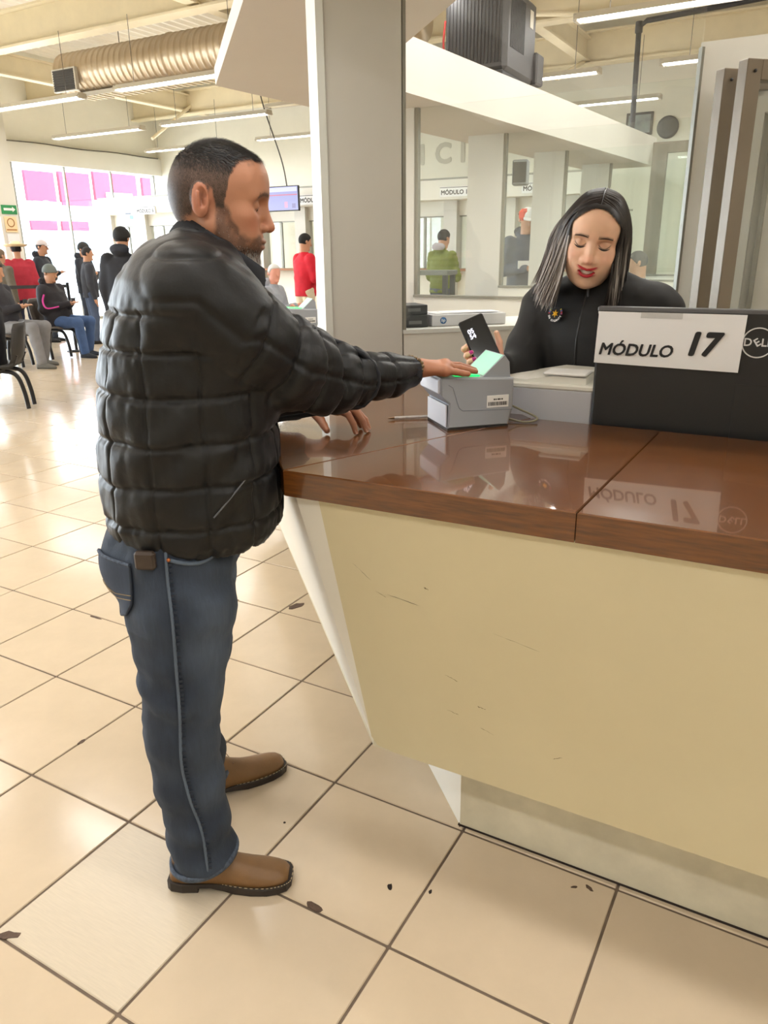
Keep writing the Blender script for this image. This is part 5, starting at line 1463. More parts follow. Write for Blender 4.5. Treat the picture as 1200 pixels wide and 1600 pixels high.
# ------------------------------------------------------------------ boots
M_TAN = mat('tan_leather', (120, 88, 54), rough=0.45, noise=0.16, nscale=9, bump=0.12, bscale=110)
M_SOLE = mat('dark_boot_sole', (44, 36, 32), rough=0.6)
M_WELT = mat('pale_welt_stitch', (190, 172, 140), rough=0.7)
def boot(heel, toe, label):
    heel = np.array(heel, float); toe = np.array(toe, float); a = math.atan2(toe[1] - heel[1], toe[0] - heel[0])
    b = empty('boot', (heel[0], heel[1], 0), a); b.parent = man; b['label'] = label
    st = [(-0.004, 0.022, 0.060), (0.006, 0.031, 0.092), (0.03, 0.036, 0.125), (0.07, 0.037, 0.130), (0.105, 0.036, 0.112), (0.135, 0.038, 0.092), (0.165, 0.042, 0.076), (0.20, 0.046, 0.064), (0.235, 0.0465, 0.056), (0.262, 0.042, 0.050), (0.280, 0.034, 0.045), (0.290, 0.022, 0.038)]
    rings = []
    for x_, w, h in st:
        ring = []
        for k in range(22):
            t = 2 * PI * k / 22; c, s_ = math.cos(t), math.sin(t)
            yy = w * np.sign(c) * abs(c) ** 0.75
            zz_ = 0.022 + (h - 0.022) * (max(s_, 0) ** (0.85)) if s_ > 0 else 0.022 - 0.002 * abs(s_)
            ring.append((x_, yy * (1 - 0.25 * max(s_, 0) ** 2), zz_))
        rings.append(ring)
    MB().loft(rings).build('upper', M_TAN, b)
    MB().loft([[(0.052 + 0.052 * math.cos(2 * PI * k / 18), 0.042 * math.sin(2 * PI * k / 18), z_) for k in range(18)] for z_ in (0.07, 0.12, 0.20, 0.27)]).build('shaft', M_TAN, b)
    so = [(-0.010, 0.026, 0.0, 0.026), (0.0, 0.036, 0.0, 0.026), (0.03, 0.042, 0.0, 0.026), (0.068, 0.041, 0.0, 0.026), (0.0685, 0.041, 0.013, 0.026), (0.10, 0.040, 0.013, 0.026), (0.13, 0.042, 0.007, 0.025), (0.16, 0.047, 0.001, 0.023), (0.20, 0.052, 0.0, 0.022), (0.24, 0.0525, 0.0, 0.022), (0.268, 0.048, 0.002, 0.023), (0.288, 0.039, 0.004, 0.024), (0.298, 0.024, 0.007, 0.024)]
    rings = [[(x_, -w * 0.97, z0), (x_, w * 0.97, z0), (x_, w, z0 + 0.003), (x_, w, z1 - 0.003), (x_, w * 0.97, z1), (x_, -w * 0.97, z1), (x_, -w, z1 - 0.003), (x_, -w, z0 + 0.003)] for x_, w, z0, z1 in so]
    MB().loft(rings, sm=False).build('sole', M_SOLE, b)
    wl_pts = [(x_, -w + 0.003, z1 + 0.0012) for x_, w, z0, z1 in so[6:]] + [(x_, w - 0.003, z1 + 0.0012) for x_, w, z0, z1 in so[6:][::-1]]
    P = _catmull(np.array(wl_pts), 6); ds = MB()
    for k in range(0, len(P) - 1, 2): ds.tube([P[k], P[k + 1]], 0.0011, 4)
    ds.build('welt_stitching', M_WELT, b)
    for q in (0.006, -0.006): MB().tube([(0.125 + 0.012 * t, q * 6 * (1 - t), 0.100 - 0.02 * t) for t in np.linspace(0, 1, 6)], 0.0011, 4).build('toe_stitch', mat('brown_stitch', (100, 64, 40), 0.7), b)
    return b
boot((-0.117, -0.155), (0.168, -0.222), 'tan square toed boot, nearer foot')
boot((-0.085, 0.135), (0.185, 0.235), 'tan square toed boot, farther foot')
# ------------------------------------------------------------------ the clerk behind the counter
WA = math.radians(-98)
WO = np.array([0.465, 1.655, 0.0])
wo = empty('person', tuple(WO), WA, 'smiling woman with long dark to silver hair in a black jacket, holding a phone', 'person')
WHR = rotz(math.radians(21)) @ rotx(math.radians(-9)) @ roty(math.radians(17))
WHO = np.array([0.080, 0.004, 1.528])
ws_ = head_sdf(False)
for s in (-1, 1): ws_.u(f_ell((0.066, s * 0.036, -0.040), (0.026, 0.022, 0.024)), 0.02)
ws_.u(f_ell((0.040, 0, -0.055), (0.055, 0.056, 0.060)), 0.03)
ws_.sub(f_ell((0.104, 0, -0.0685), (0.014, 0.025, 0.0060)), 0.003)
Vw, Fw = surface_nets(ws_, (-0.115, -0.10, -0.145), (0.135, 0.10, 0.135), 0.0021)
Cw = skin_colors(Vw, lin(240, 194, 164), lin(238, 158, 134), False)
x, y, z = Vw.T; ay = np.abs(y)
def gw(p, r): return np.exp(-(((Vw - np.array(p)) / np.array(r)) ** 2).sum(1))
smile = 0.16 * (ay / 0.02) ** 2 * 0.02
lipu = np.exp(-((z - smile + 0.0605) / 0.0042) ** 2) * np.exp(-(ay / 0.029) ** 6) * (x > 0.08)
lipl = np.exp(-((z - smile * 0.6 + 0.0775) / 0.0048) ** 2) * np.exp(-(ay / 0.026) ** 6) * (x > 0.08)
lw_ = np.clip(lipu + lipl, 0, 1); Cw = Cw * (1 - lw_[:, None]) + lin(172, 34, 44) * lw_[:, None]
inn = np.exp(-((z + 0.069) / 0.0030) ** 2) * np.exp(-(ay / 0.022) ** 6) * (x > 0.075); Cw = Cw * (1 - inn[:, None]) + lin(70, 20, 22) * inn[:, None]
for s in (-1, 1):
    lash = np.exp(-((z + 0.0055 - 0.010 * ((y * s - 0.0325) / 0.016) ** 2) / 0.0019) ** 2) * ((y * s > 0.017) & (y * s < 0.049) & (x > 0.06))
    Cw = Cw * (1 - 0.92 * lash[:, None]) + lin(34, 22, 20) * 0.92 * lash[:, None]
    lid = np.exp(-((z - 0.008) / 0.008) ** 2) * np.exp(-((y * s - 0.033) / 0.016) ** 2) * (x > 0.06); Cw = Cw * (1 - 0.3 * lid[:, None]) + lin(176, 120, 98) * 0.3 * lid[:, None]
    br_ = np.exp(-((z - 0.0285 + 0.35 * np.maximum(y * s - 0.036, 0)) / 0.0032) ** 2) * ((y * s > 0.013) & (y * s < 0.052) & (x > 0.05))
    Cw = Cw * (1 - 0.7 * br_[:, None]) + lin(84, 58, 46) * 0.7 * br_[:, None]
def to_w(p): return np.asarray(p) @ WHR.T + WHO
# body under the clothes plus the phone hand (built in the phone's own frame)
PC = np.array([0.237, 1.290, 1.248]); PX = np.array([0.733, 0.568, 0.374]); PY = np.array([-0.493, 0.066, 0.868]); PZ = np.array([0.468, -0.82, 0.328])
PMX = np.stack([PX, PY, PZ], 1)                                  # columns
RW = rotz(WA)
def ph_to_w(p): return (np.asarray(p) @ PMX.T + PC - WO) @ RW     # phone frame -> woman's frame
kn = [(-0.036, 0.006, -0.022), (-0.037, -0.014, -0.024), (-0.036, -0.034, -0.024), (-0.032, -0.052, -0.022)]
fg = [[(-0.049, 0.007, -0.010), (-0.0505, 0.007, 0.002), (-0.045, 0.007, 0.010)], [(-0.050, -0.013, -0.010), (-0.050, -0.013, 0.006), (-0.037, -0.013, 0.0125)],
      [(-0.050, -0.033, -0.010), (-0.050, -0.033, 0.006), (-0.037, -0.033, 0.0125)], [(-0.046, -0.052, -0.010), (-0.047, -0.052, 0.004), (-0.036, -0.052, 0.0120)]]
th_ = [(0.022, -0.062, -0.035), (0.040, -0.045, -0.020), (0.050, -0.015, -0.008), (0.0505, 0.010, 0.001)]
WH = hand_sdf((0.030, -0.070, -0.060), (0.060, -0.075, -0.125), kn, fg, th_, 0.0078, 0.012)
V5, F5 = surface_nets(WH, (-0.075, -0.125, -0.16), (0.105, 0.035, 0.03), 0.0026)
V5w = ph_to_w(V5)
wrist = ph_to_w((0.030, -0.070, -0.060)); fore = ph_to_w((0.06, -0.075, -0.125))
sR, eR = np.array([0.0, -0.165, 1.345]), np.array([0.20, -0.165, 1.135])
BW = Sdf().u(f_caps((0, 0, 0.9), (0.0, 0, 1.28), 0.11, 0.10), 0).u(f_caps((0.0, 0, 1.30), (0.04, 0.0, 1.47), 0.055, 0.052), 0.03)
BW.u(f_caps(sR, eR, 0.045, 0.038), 0.03).u(f_caps(eR, fore, 0.038, 0.030), 0.02).u(f_caps((0.0, 0.17, 1.345), (0.04, 0.215, 1.08), 0.045, 0.038), 0.03).u(f_caps((0.04, 0.215, 1.08), (0.20, 0.12, 0.95), 0.036, 0.026), 0.02)
for s in (-1, 1): BW.u(f_caps((0, s * 0.08, 0.92), (0, s * 0.08, 0.08), 0.075, 0.05), 0.03)
Vc, Fc_ = surface_nets(BW, (-0.16, -0.30, 0.01), (0.45, 0.30, 1.53), 0.014)
V, F_ = join((to_w(Vw), Fw), (V5w, F5), (Vc, Fc_))
Cc = np.concatenate([Cw, np.tile(lin(236, 184, 158), (len(V5), 1)), np.tile(lin(220, 172, 144), (len(Vc), 1))])
link('body', to_mesh('body', V, F_, True, Cc), M_SKIN, wo)
M_PINKNAIL = mat('magenta_nail_polish', (190, 30, 130), rough=0.3)
for ch in fg[1:]:
    nail(ph_to_w(ch[2]), ph_to_w(ch[1]), (ph_to_w(np.array(ch[2]) + np.array([0, 0, 1.0])) - ph_to_w(ch[2])), m=M_PINKNAIL, parent=wo, off=0.0066)
# lashes, brows and lips follow the surface of the face
def on_face(ys_, zs_):
    ys_ = np.asarray(ys_, float); zs_ = np.asarray(zs_, float) + 0 * ys_
    return sdf_hit(ws_, np.stack([0.20 + 0 * ys_, ys_, zs_], 1), np.tile(np.array([-1.0, 0, 0]), (len(ys_), 1)), 0.3, 120)
M_LASH = mat('dark_lash', (22, 15, 14), 0.6); M_BROWW = mat('soft_brow', (74, 52, 42), 0.7); M_LIP = mat('red_lipstick', (178, 24, 40), 0.28)
for s in (-1, 1):
    t_ = np.linspace(-1, 1, 11)
    MB().tube(to_w(on_face(s * (0.033 + 0.0165 * t_), -0.0075 + 0.0055 * t_ ** 2 - 0.001 * t_) + np.array([0.001, 0, 0])), 0.0019 * (1.12 - t_ ** 2), 6).build('lashes', M_LASH, wo)
    MB().tube(to_w(on_face(s * (0.033 + 0.0195 * t_), 0.0265 - 0.0035 * t_ ** 2 - 0.0015 * t_) + np.array([0.0005, 0, 0])), 0.0021 * (1.1 - 0.8 * np.abs(t_) ** 2), 6).build('eyebrow', M_BROWW, wo)
t_ = np.linspace(-1, 1, 15); sm_ = 0.0075 * t_ ** 2
up_ = on_face(0.0275 * t_, -0.0590 + sm_ - 0.0012 * np.exp(-(t_ / 0.12) ** 2)); lo_ = on_face(0.0265 * t_, -0.0795 + sm_ * 2.1)
up_[:, 0] = np.maximum(up_[:, 0], 0.100 - 0.011 * t_ ** 2); lo_[:, 0] = np.maximum(lo_[:, 0], 0.0985 - 0.012 * t_ ** 2)
MB().tube(to_w(up_), 0.0025 * (1.06 - t_ ** 4) + 0.0004, 8).build('upper_lip', M_LIP, wo)
MB().tube(to_w(lo_), 0.0034 * (1.06 - t_ ** 4) + 0.0004, 8).build('lower_lip', M_LIP, wo)
# teeth
tv_ = []
for a in np.linspace(-1, 1, 9):
    for zz_ in (-0.0610, -0.0740): tv_.append(to_w(np.array([0.1005 - 0.011 * a * a, 0.0225 * a, zz_ + 0.0065 * a * a])))
MB().add(tv_, [(2 * k, 2 * k + 2, 2 * k + 3, 2 * k + 1) for k in range(8)], True).build('teeth', mat('teeth', (240, 234, 226), 0.2), wo)

# hair: cap plus many long locks
M_WHAIR = mat('long_hair', (40, 34, 32), rough=0.42, attr='col', spec=0.5)
hlw = np.interp(x, [-0.12, -0.05, -0.03, 0.0, 0.02, 0.04, 0.06, 0.075, 0.1], [-0.10, -0.10, -0.06, -0.02, 0.0, 0.035, 0.064, 0.078, 0.082])
hlf = 0.094 - 11.0 * y ** 2
keep = (z > np.where(x > 0.03, np.maximum(hlw * (x < 0.05), hlf * np.clip((x - 0.03) / 0.02, 0, 1) + hlw * (1 - np.clip((x - 0.03) / 0.02, 0, 1))), hlw))
fm = keep[Fw].all(1); used_ = np.unique(Fw[fm]); rm = -np.ones(len(Vw), int); rm[used_] = np.arange(len(used_))
Nw = ws_.normals(Vw[used_])
cap = Vw[used_] + Nw * 0.0045
link('hair_cap', to_mesh('hair_cap', to_w(cap), rm[Fw[fm]], True, np.tile(lin(26, 22, 22), (len(cap), 1))), M_WHAIR, wo)
rg = np.random.default_rng(4)
HV = []; HF = []; HC = []; hb = 0
down = WHR.T @ np.array([0, 0, -1.0])                              # world down seen in the head frame
def lock(path, w0, cols):
    global hb
    P = _catmull(path, 5); n = len(P); T = np.gradient(P, axis=0); T /= np.linalg.norm(T, axis=1)[:, None]
    c0 = np.array([0.0, 0, 0.02]); out = P - c0; out -= T * (out * T).sum(1)[:, None]; out /= np.linalg.norm(out, axis=1)[:, None] + 1e-9
    sd_ = np.cross(T, out)
    tt = np.linspace(0, 1, n); w = w0 * np.clip(np.minimum(0.55 + tt * 2, (1.02 - tt) * 5), 0.05, 1)
    for q, h in ((-1, -0.25), (0, 0.30), (1, -0.25)): HV.append(P + sd_ * (q * w)[:, None] + out * (h * w)[:, None])
    v = np.stack(HV[-3:], 1).reshape(-1, 3); del HV[-3:]
    HV.append(v)
    f = []
    for k in range(n - 1):
        for q in (0, 1): f.append((hb + 3 * k + q, hb + 3 * k + q + 1, hb + 3 * (k + 1) + q + 1, hb + 3 * (k + 1) + q))
    HF.extend(f); hb += 3 * n
    ct_ = np.interp(tt[:, None] * np.ones((1, 3)), [0, 1], [0, 1])
    cc = cols[0] * (1 - np.clip((tt - cols[2]) / 0.25, 0, 1))[:, None] + cols[1] * np.clip((tt - cols[2]) / 0.25, 0, 1)[:, None]
    HC.append(np.repeat(cc, 3, axis=0))
def skull(v, r):     # push a point out to the hair surface
    c = np.array([0.0, 0, 0.025]); d = v - c; k = math.sqrt((d[0] / 0.102) ** 2 + (d[1] / 0.082) ** 2 + (d[2] / 0.096) ** 2); return c + d / k * r
for s, cnt in ((-1, 620), (1, 420)):
    for i in range(cnt):
        a = rg.random() ** 1.5                                             # 0 front .. 1 back
        xr = 0.086 - 0.185 * a
        lay = rg.uniform(1.0, 1.09)
        root = skull(np.array([xr, 0.002 * s, 0.13]), lay)
        xm = np.interp(a, [0, 0.15, 0.4, 1], [0.070, 0.052, 0.0, -0.085]) + rg.normal() * 0.005
        p1 = skull(np.array([xr * 0.5 + xm * 0.5 + (0.012 if a < 0.2 else 0), 0.048 * s, 0.105]), lay)
        p2 = skull(np.array([xm, 0.082 * s, 0.045 if a > 0.15 else 0.055]), lay + (0.10 if s < 0 and a > 0.12 else 0.02))
        yy = (np.interp(a, [0, 0.12, 0.4, 1], [0.060, 0.084, 0.110, 0.10]) if s < 0 else np.interp(a, [0, 0.12, 0.4, 1], [0.062, 0.074, 0.086, 0.085])) + 0.008 * rg.random()
        p3 = np.array([xm * 0.92 - 0.002, yy * s, -0.01 - 0.02 * rg.random()]) * np.array([1, lay, 1])
        L_ = rg.uniform(0.135, 0.175) if s < 0 else rg.uniform(0.13, 0.165)
        spread = (0.025 + 0.030 * rg.random() * (1 - 0.5 * a)) if s < 0 else (0.0 - 0.018 * rg.random())
        fwdp = (0.018 * (1 - a) + 0.006) if s < 0 else 0.022 * (1 - a)
        p4 = p3 + down * L_ * 0.5 + np.array([fwdp * 0.5, s * spread * 0.45, 0]); p5 = p3 + down * L_ + np.array([fwdp, s * spread, 0]) + rg.normal(size=3) * 0.003
        silver = lin(168, 158, 152) * rg.uniform(0.55, 1.15); dark = lin(34, 28, 27) * rg.uniform(0.6, 1.4)
        if s < 0: tip = silver * 1.1 if rg.random() < 0.84 else lin(84, 74, 70); st_ = rg.uniform(0.30, 0.50)
        else: tip = silver * 0.8 if rg.random() < 0.22 else lin(52, 43, 40) * rg.uniform(0.7, 1.3); st_ = rg.uniform(0.45, 0.65)
        lock(np.array([root, p1, p2, p3, p4, p5]), rg.uniform(0.0022, 0.0050), (dark, tip, st_))
Vhr = to_w(np.concatenate(HV))
ho = link('hair', to_mesh('hair', Vhr, np.array(HF), True, np.concatenate(HC)), M_WHAIR, wo); ho['kind'] = 'stuff'; ho['label'] = 'long straight hair, dark at the roots and silver at the ends'

# jacket
M_FLEECE = mat('black_softshell', (14, 14, 16), rough=0.75, noise=0.1, nscale=30, sheen=0.05)
TW = [(0.86, -0.115, 0.135, 0.185), (1.00, -0.115, 0.140, 0.185), (1.15, -0.115, 0.150, 0.190), (1.25, -0.112, 0.150, 0.195), (1.32, -0.100, 0.128, 0.190), (1.37, -0.080, 0.098, 0.150), (1.405, -0.060, 0.085, 0.085), (1.43, -0.048, 0.092, 0.068), (1.455, -0.04, 0.105, 0.062), (1.462, -0.038, 0.10, 0.058)]
JW = Sdf().u(f_loft(TW, 2.3), 0)
JW.u(f_caps((0.0, -0.09, 1.36), (0.0, -0.165, 1.325), 0.062, 0.074), 0.04).u(f_caps((0.0, 0.09, 1.36), (0.0, 0.165, 1.325), 0.062, 0.074), 0.04)
JW.u(f_caps((0.0, -0.168, 1.32), eR, 0.073, 0.064), 0.03).u(f_caps(eR, ph_to_w((0.05, -0.073, -0.10)), 0.060, 0.040), 0.03)
JW.u(f_caps((0.0, 0.170, 1.32), (0.04, 0.222, 1.08), 0.073, 0.062), 0.03).u(f_caps((0.04, 0.222, 1.08), (0.16, 0.14, 0.97), 0.060, 0.045), 0.03)
Vq, Fq_ = surface_nets(JW, (-0.16, -0.32, 0.85), (0.48, 0.31, 1.48), 0.0075)
Nq = JW.normals(Vq, 0.004)
fold = 0.004 * vnoise(Vq * np.array([1, 1, 0.6]), 20, 31) + 0.003 * np.sin((Vq[:, 2] + 0.6 * Vq[:, 1]) * 70 + 2 * vnoise(Vq, 8, 3)) * (np.abs(Vq[:, 1]) > 0.14)
jw = link('jacket', to_mesh('jacket', Vq + Nq * fold[:, None], Fq_, True), M_FLEECE, wo)
def chest(py, pz): return sdf_hit(JW, [(0.40, py, pz)], [(-1.0, 0, 0)], 0.6)[0]
zl = sdf_hit(JW, [(0.5, 0.0, z_) for z_ in np.linspace(0.90, 1.45, 20)], np.tile(np.array([-1.0, 0, 0]), (20, 1)), 0.7)
MB().tube(zl + np.array([0.0005, 0, 0]), 0.0035, 6).build('zip', mat('black_zip', (30, 30, 32), 0.35), jw)
MB().box((-0.002, -0.003, -0.012), (0.003, 0.003, 0.012), bev=0.001, at=chest(0.004, 1.375) + np.array([0.005, 0, 0])).build('zip_pull', mat('grey_zip', (88, 90, 96)), jw)
# round star badge
def disc_frame(py, pz):
    c = chest(py, pz); e = np.array([chest(py, pz + 0.012), chest(py, pz - 0.012), chest(py + 0.012, pz), chest(py - 0.012, pz)])
    up = e[0] - e[1]; up /= np.linalg.norm(up); lf_ = e[2] - e[3]; lf_ /= np.linalg.norm(lf_); n_ = np.cross(lf_, up); n_ = n_ if n_[0] > 0 else -n_
    return c + n_ * 0.009, up, -lf_, n_      # right as seen from the front is her left -> use -left for reading direction handled below
bc_, bu, br2, bn = disc_frame(-0.078, 1.312)
rd_ = -br2                                                         # reading direction: from her right to her left
def bp(u, v, h=0.0): return bc_ + rd_ * u + bu * v + bn * h
pts = []
for k in range(12):
    r_ = 0.0125 if k % 2 == 0 else 0.0052; a = PI / 2 + k * PI / 6; pts.append(bp(r_ * math.cos(a), r_ * math.sin(a), 0.0012))
star = MB().add([bp(0, 0, 0.0035)] + pts, [(0, k + 1, (k + 1) % 12 + 1) for k in range(12)]).build('badge_star', mat('gold_thread', (250, 190, 30), 0.5, emit=(250, 190, 30), estr=0.0), jw)
MB().add([bp(0.0205 * math.cos(a), 0.0205 * math.sin(a), -0.0004) for a in np.linspace(0, 2 * PI, 28, endpoint=False)], [tuple(range(28))]).build('badge_disc', mat('badge_black', (10, 10, 12), 0.7), jw)
def badge_letter(ch, a, size, r_, m, flip=False):
    me = text_mesh(ch, size, 0.0003, 0, 0.0003)
    o = link('badge_letter', me, m, jw)
    rot_ = a + PI / 2 if flip else a - PI / 2
    xd = rd_ * math.cos(rot_) + bu * math.sin(rot_); yd = -rd_ * math.sin(rot_) + bu * math.cos(rot_)
    c = bp(r_ * math.cos(a), r_ * math.sin(a), 0.0012); zd = np.cross(xd, yd)
    Mx = Matrix.Identity(4)
    for r__ in range(3): Mx[r__][0], Mx[r__][1], Mx[r__][2], Mx[r__][3] = xd[r__], yd[r__], zd[r__], c[r__]
    o.matrix_basis = Mx
for k, ch in enumerate('EN GIGANTE'):
    if ch != ' ': badge_letter(ch, math.radians(200 + k * 15.5), 0.0088, 0.0218, M_LOGO, True)
for k, cc in enumerate(((190, 60, 60), (110, 120, 200), (200, 180, 60), (90, 150, 110), (180, 90, 140), (110, 120, 200), (200, 180, 60), (190, 60, 60))):
    a = math.radians(172 - k * 3.0) if k < 4 else math.radians(-4 + (k - 4) * 9 + 10)
    a = math.radians(178 - k * 12) if k < 4 else math.radians(2 + (k - 4) * 12)
    c = [bp((0.0218 + q) * math.cos(a + w), (0.0218 + q) * math.sin(a + w), 0.0012) for q, w in ((-0.003, -0.07), (0.003, -0.07), (0.003, 0.07), (-0.003, 0.07))]
    MB().add(c, [(0, 1, 2, 3)]).build('badge_thread', mat('thread_%d' % (k % 5), cc, 0.6), jw)
lc, lu, lr, ln_ = disc_frame(0.062, 1.322); lr = -lr
ring = [lc + lr * 0.0085 * math.cos(a) + lu * 0.0085 * math.sin(a) for a in np.linspace(0.7, 2 * PI - 0.7, 20)]
MB().tube(ring, 0.0024, 6).build('chest_logo', M_LOGO, jw)

# her phone
ph = empty('phone', tuple(PC), 0, 'black smartphone with white clock digits held up in the woman\'s hand', 'phone')
Mx = Matrix.Identity(4)
for r in range(3): Mx[r][0], Mx[r][1], Mx[r][2], Mx[r][3] = PX[r], PY[r], PZ[r], PC[r]
ph.matrix_basis = Mx
MB().box((-0.037, -0.079, -0.0045), (0.037, 0.079, 0.0035), bev=0.006).build('case', mat('phone_case', (26, 27, 30), 0.35), ph)
MB().box((-0.034, -0.076, 0.003), (0.034, 0.076, 0.0042), bev=0.0005).build('screen', mat('phone_glass', (38, 40, 44), 0.08), ph)
sphere_part('camera_hole', (0.0, 0.071, 0.0040), 0.0016, M_INK, ph, 10)
M_CLOCK = mat('clock_digits', (230, 228, 245), 0.4, emit=(0.85, 0.85, 1.0, 1), estr=0.8)
for t_, v_, sz in (('05', 0.042, 0.018), ('54', 0.027, 0.018)):
    me = text_mesh(t_, sz, 0.0006, 0, 0.0002); o = link('clock_digits', me, M_CLOCK, ph, (-0.014, v_, 0.0045))
# ------------------------------------------------------------------ people waiting and standing farther back
M_PSKIN = mat('skin_far', (196, 146, 116), rough=0.55)
def cloth(rgb, tag_=''): return mat('cloth_%d_%d_%d' % rgb, rgb, rough=0.8, noise=0.08, nscale=14)
def bg_person(label, loc, az, H=1.72, pose='stand', top=(30, 30, 34), legs=(50, 60, 80), shoes=(40, 36, 34), hair=(28, 24, 24), hat=None, hatc=(40, 40, 42), arms='down', look=0.0, bulk=1.0, skin=None, hood=None, quilt=False, drop=0.0):
    k = H / 1.72
    e = empty('person', (loc[0], loc[1], loc[2] if len(loc) > 2 else 0.0), az, label, 'person')
    e.scale = (k, k, k)
    sit = pose == 'sit'
    hz = 0.50 if sit else 0.92                       # hip height
    lean = 0.06 if sit else 0.0
    tb = np.array([0, 0, hz]); tt = np.array([-lean, 0, hz + 0.50])
    hd = tt + np.array([0.03, 0, 0.185])
    sh = {s: tt + np.array([0, s * 0.175, -0.045]) for s in (-1, 1)}
    el, wr = {}, {}
    for s in (-1, 1):
        if arms == 'down': el[s] = sh[s] + np.array([-0.03, s * 0.06, -0.29]); wr[s] = el[s] + np.array([0.05, 0.0, -0.25])
        elif arms == 'crossed': el[s] = sh[s] + np.array([0.06, s * 0.07, -0.27]); wr[s] = np.array([0.24, -s * 0.07, tt[2] - 0.24])
        elif arms == 'front': el[s] = sh[s] + np.array([0.03, s * 0.07, -0.28]); wr[s] = np.array([0.26, s * 0.05, tt[2] - 0.30])
        else: el[s] = sh[s] + np.array([0.02, s * 0.06, -0.27]); wr[s] = np.array([0.24, s * 0.03, tt[2] - 0.24])
    hip = {s: np.array([0, s * 0.095, hz]) for s in (-1, 1)}
    if sit:
        kn_ = {s: np.array([0.44, s * 0.14, 0.50]) for s in (-1, 1)}; an = {-1: np.array([0.50, -0.15, 0.09]), 1: np.array([0.36, 0.15, 0.09])}
        if arms == 'crossed': an = {s: np.array([0.46, s * 0.13, 0.09]) for s in (-1, 1)}
    else:
        kn_ = {s: np.array([0.01, s * 0.105, 0.50]) for s in (-1, 1)}; an = {s: np.array([-0.02, s * 0.115, 0.09]) for s in (-1, 1)}
    HR = rotz(look) @ roty(0.22 if arms in ('phone', 'front') else 0.05)
    def hp(p): return hd + HR @ np.array(p)
    # continuous body
    S = Sdf().u(f_ell(hd + np.array([0, 0, 0.025]), (0.094, 0.076, 0.092), HR), 0).u(f_ell(hp((0.030, 0, -0.045)), (0.058, 0.056, 0.076), HR), 0.03)
    S.u(f_caps(hp((0.092, 0, 0.01)), hp((0.112, 0, -0.028)), 0.010, 0.013), 0.012).u(f_ell(hp((0.078, 0, -0.098)), (0.02, 0.022, 0.018)), 0.02)
    for s in (-1, 1): S.u(f_ell(hp((-0.018, s * 0.080, -0.002)), (0.018, 0.009, 0.030)), 0.008)
    S.u(f_caps(hp((-0.02, 0, -0.06)), tt, 0.055, 0.062), 0.03).u(f_caps(tb, tt - np.array([0, 0, 0.14]), 0.10, 0.10), 0.03)
    for s in (-1, 1):
        S.u(f_caps(sh[s], el[s], 0.042, 0.036), 0.03).u(f_caps(el[s], wr[s], 0.034, 0.026), 0.02)
        hv = wr[s] - el[s]; hv /= np.linalg.norm(hv)
        S.u(f_caps(wr[s], wr[s] + hv * 0.075, 0.026, 0.026), 0.015)
        for q in (-1, 0, 1): S.u(f_caps(wr[s] + hv * 0.08 + np.array([0, q * 0.018, 0]), wr[s] + hv * 0.14 + np.array([0.01, q * 0.020, -0.01]), 0.010, 0.008), 0.006)
        S.u(f_caps(wr[s] + hv * 0.03, wr[s] + hv * 0.09 + np.array([0.03, -s * 0.03, 0]), 0.012, 0.009), 0.008)
        S.u(f_caps(hip[s], kn_[s], 0.075, 0.055), 0.03).u(f_caps(kn_[s], an[s], 0.05, 0.038), 0.02)
    lo, hi = bounds([hd + 0.13, hd - 0.13, *wr.values(), *el.values(), *kn_.values(), *an.values()], 0.15)
    lo[2] = 0.02
    V, F_ = surface_nets(S, lo, hi, 0.014, 1)
    link('body', to_mesh('body', V, F_, True), M_PSKIN if skin is None else mat('skin_%d' % skin[0], skin, 0.55), e)
    # top
    b = bulk
    J = Sdf().u(f_loft([(hz - 0.08 + drop, -0.135 * b, 0.14 * b, 0.185 * b), (hz + 0.10, -0.135 * b, 0.15 * b, 0.19 * b), (hz + 0.28, -0.135 * b, 0.14 * b, 0.195 * b), (hz + 0.42, -0.115 * b, 0.115 * b, 0.185 * b), (hz + 0.50, -0.075, 0.08, 0.105), (hz + 0.545, -0.065, 0.065, 0.07)], 2.3), 0)
    if lean: J = Sdf().u((lambda g: (lambda p: g(p + np.stack([lean * np.clip((p[:, 2] - hz) / 0.5, 0, 1), 0 * p[:, 0], 0 * p[:, 0]], 1).astype(np.float32))))(J), 0)
    for s in (-1, 1):
        J.u(f_caps(sh[s], el[s], 0.075 * b, 0.062 * b), 0.035).u(f_caps(el[s], wr[s] - (wr[s] - el[s]) * 0.04, 0.060 * b, 0.042 * b), 0.025)
    if hood is not None: J.u(f_ell(tt + np.array([-0.075, 0, 0.06]), (0.07, 0.105, 0.065)), 0.03)
    lo, hi = bounds([tt + 0.1, *wr.values(), *el.values(), tb + np.array([0.18, 0.2, -0.1]), tb - np.array([0.18, 0.2, 0.1])], 0.12)
    V, F_ = surface_nets(J, lo, hi, 0.015, 1)
    N = J.normals(V, 0.006); d = 0.006 * vnoise(V, 16, int(H * 100) % 17)
    if quilt: d = d - 0.012 * np.exp(-((np.mod(V[:, 2], 0.075) - 0.0375) / 0.010) ** 2)
    tj = link('jacket', to_mesh('jacket', V + N * d[:, None], F_, True), cloth(top), e)
    # trousers
    T = Sdf().u(f_ell(tb + np.array([0, 0, -0.0]), (0.135, 0.165, 0.125)), 0)
    for s in (-1, 1): T.u(f_caps(hip[s], kn_[s], 0.100, 0.074), 0.03).u(f_caps(kn_[s], an[s], 0.072, 0.060), 0.025)
    T.isect(lambda p: 0.055 - p[:, 2], 0.004)
    lo, hi = bounds([tb + 0.15, tb - 0.15, *kn_.values(), *an.values()], 0.12); lo[2] = 0.03
    V, F_ = surface_nets(T, lo, hi, 0.016, 1)
    V = V + T.normals(V, 0.006) * (0.005 * vnoise(V, 18, 5))[:, None]
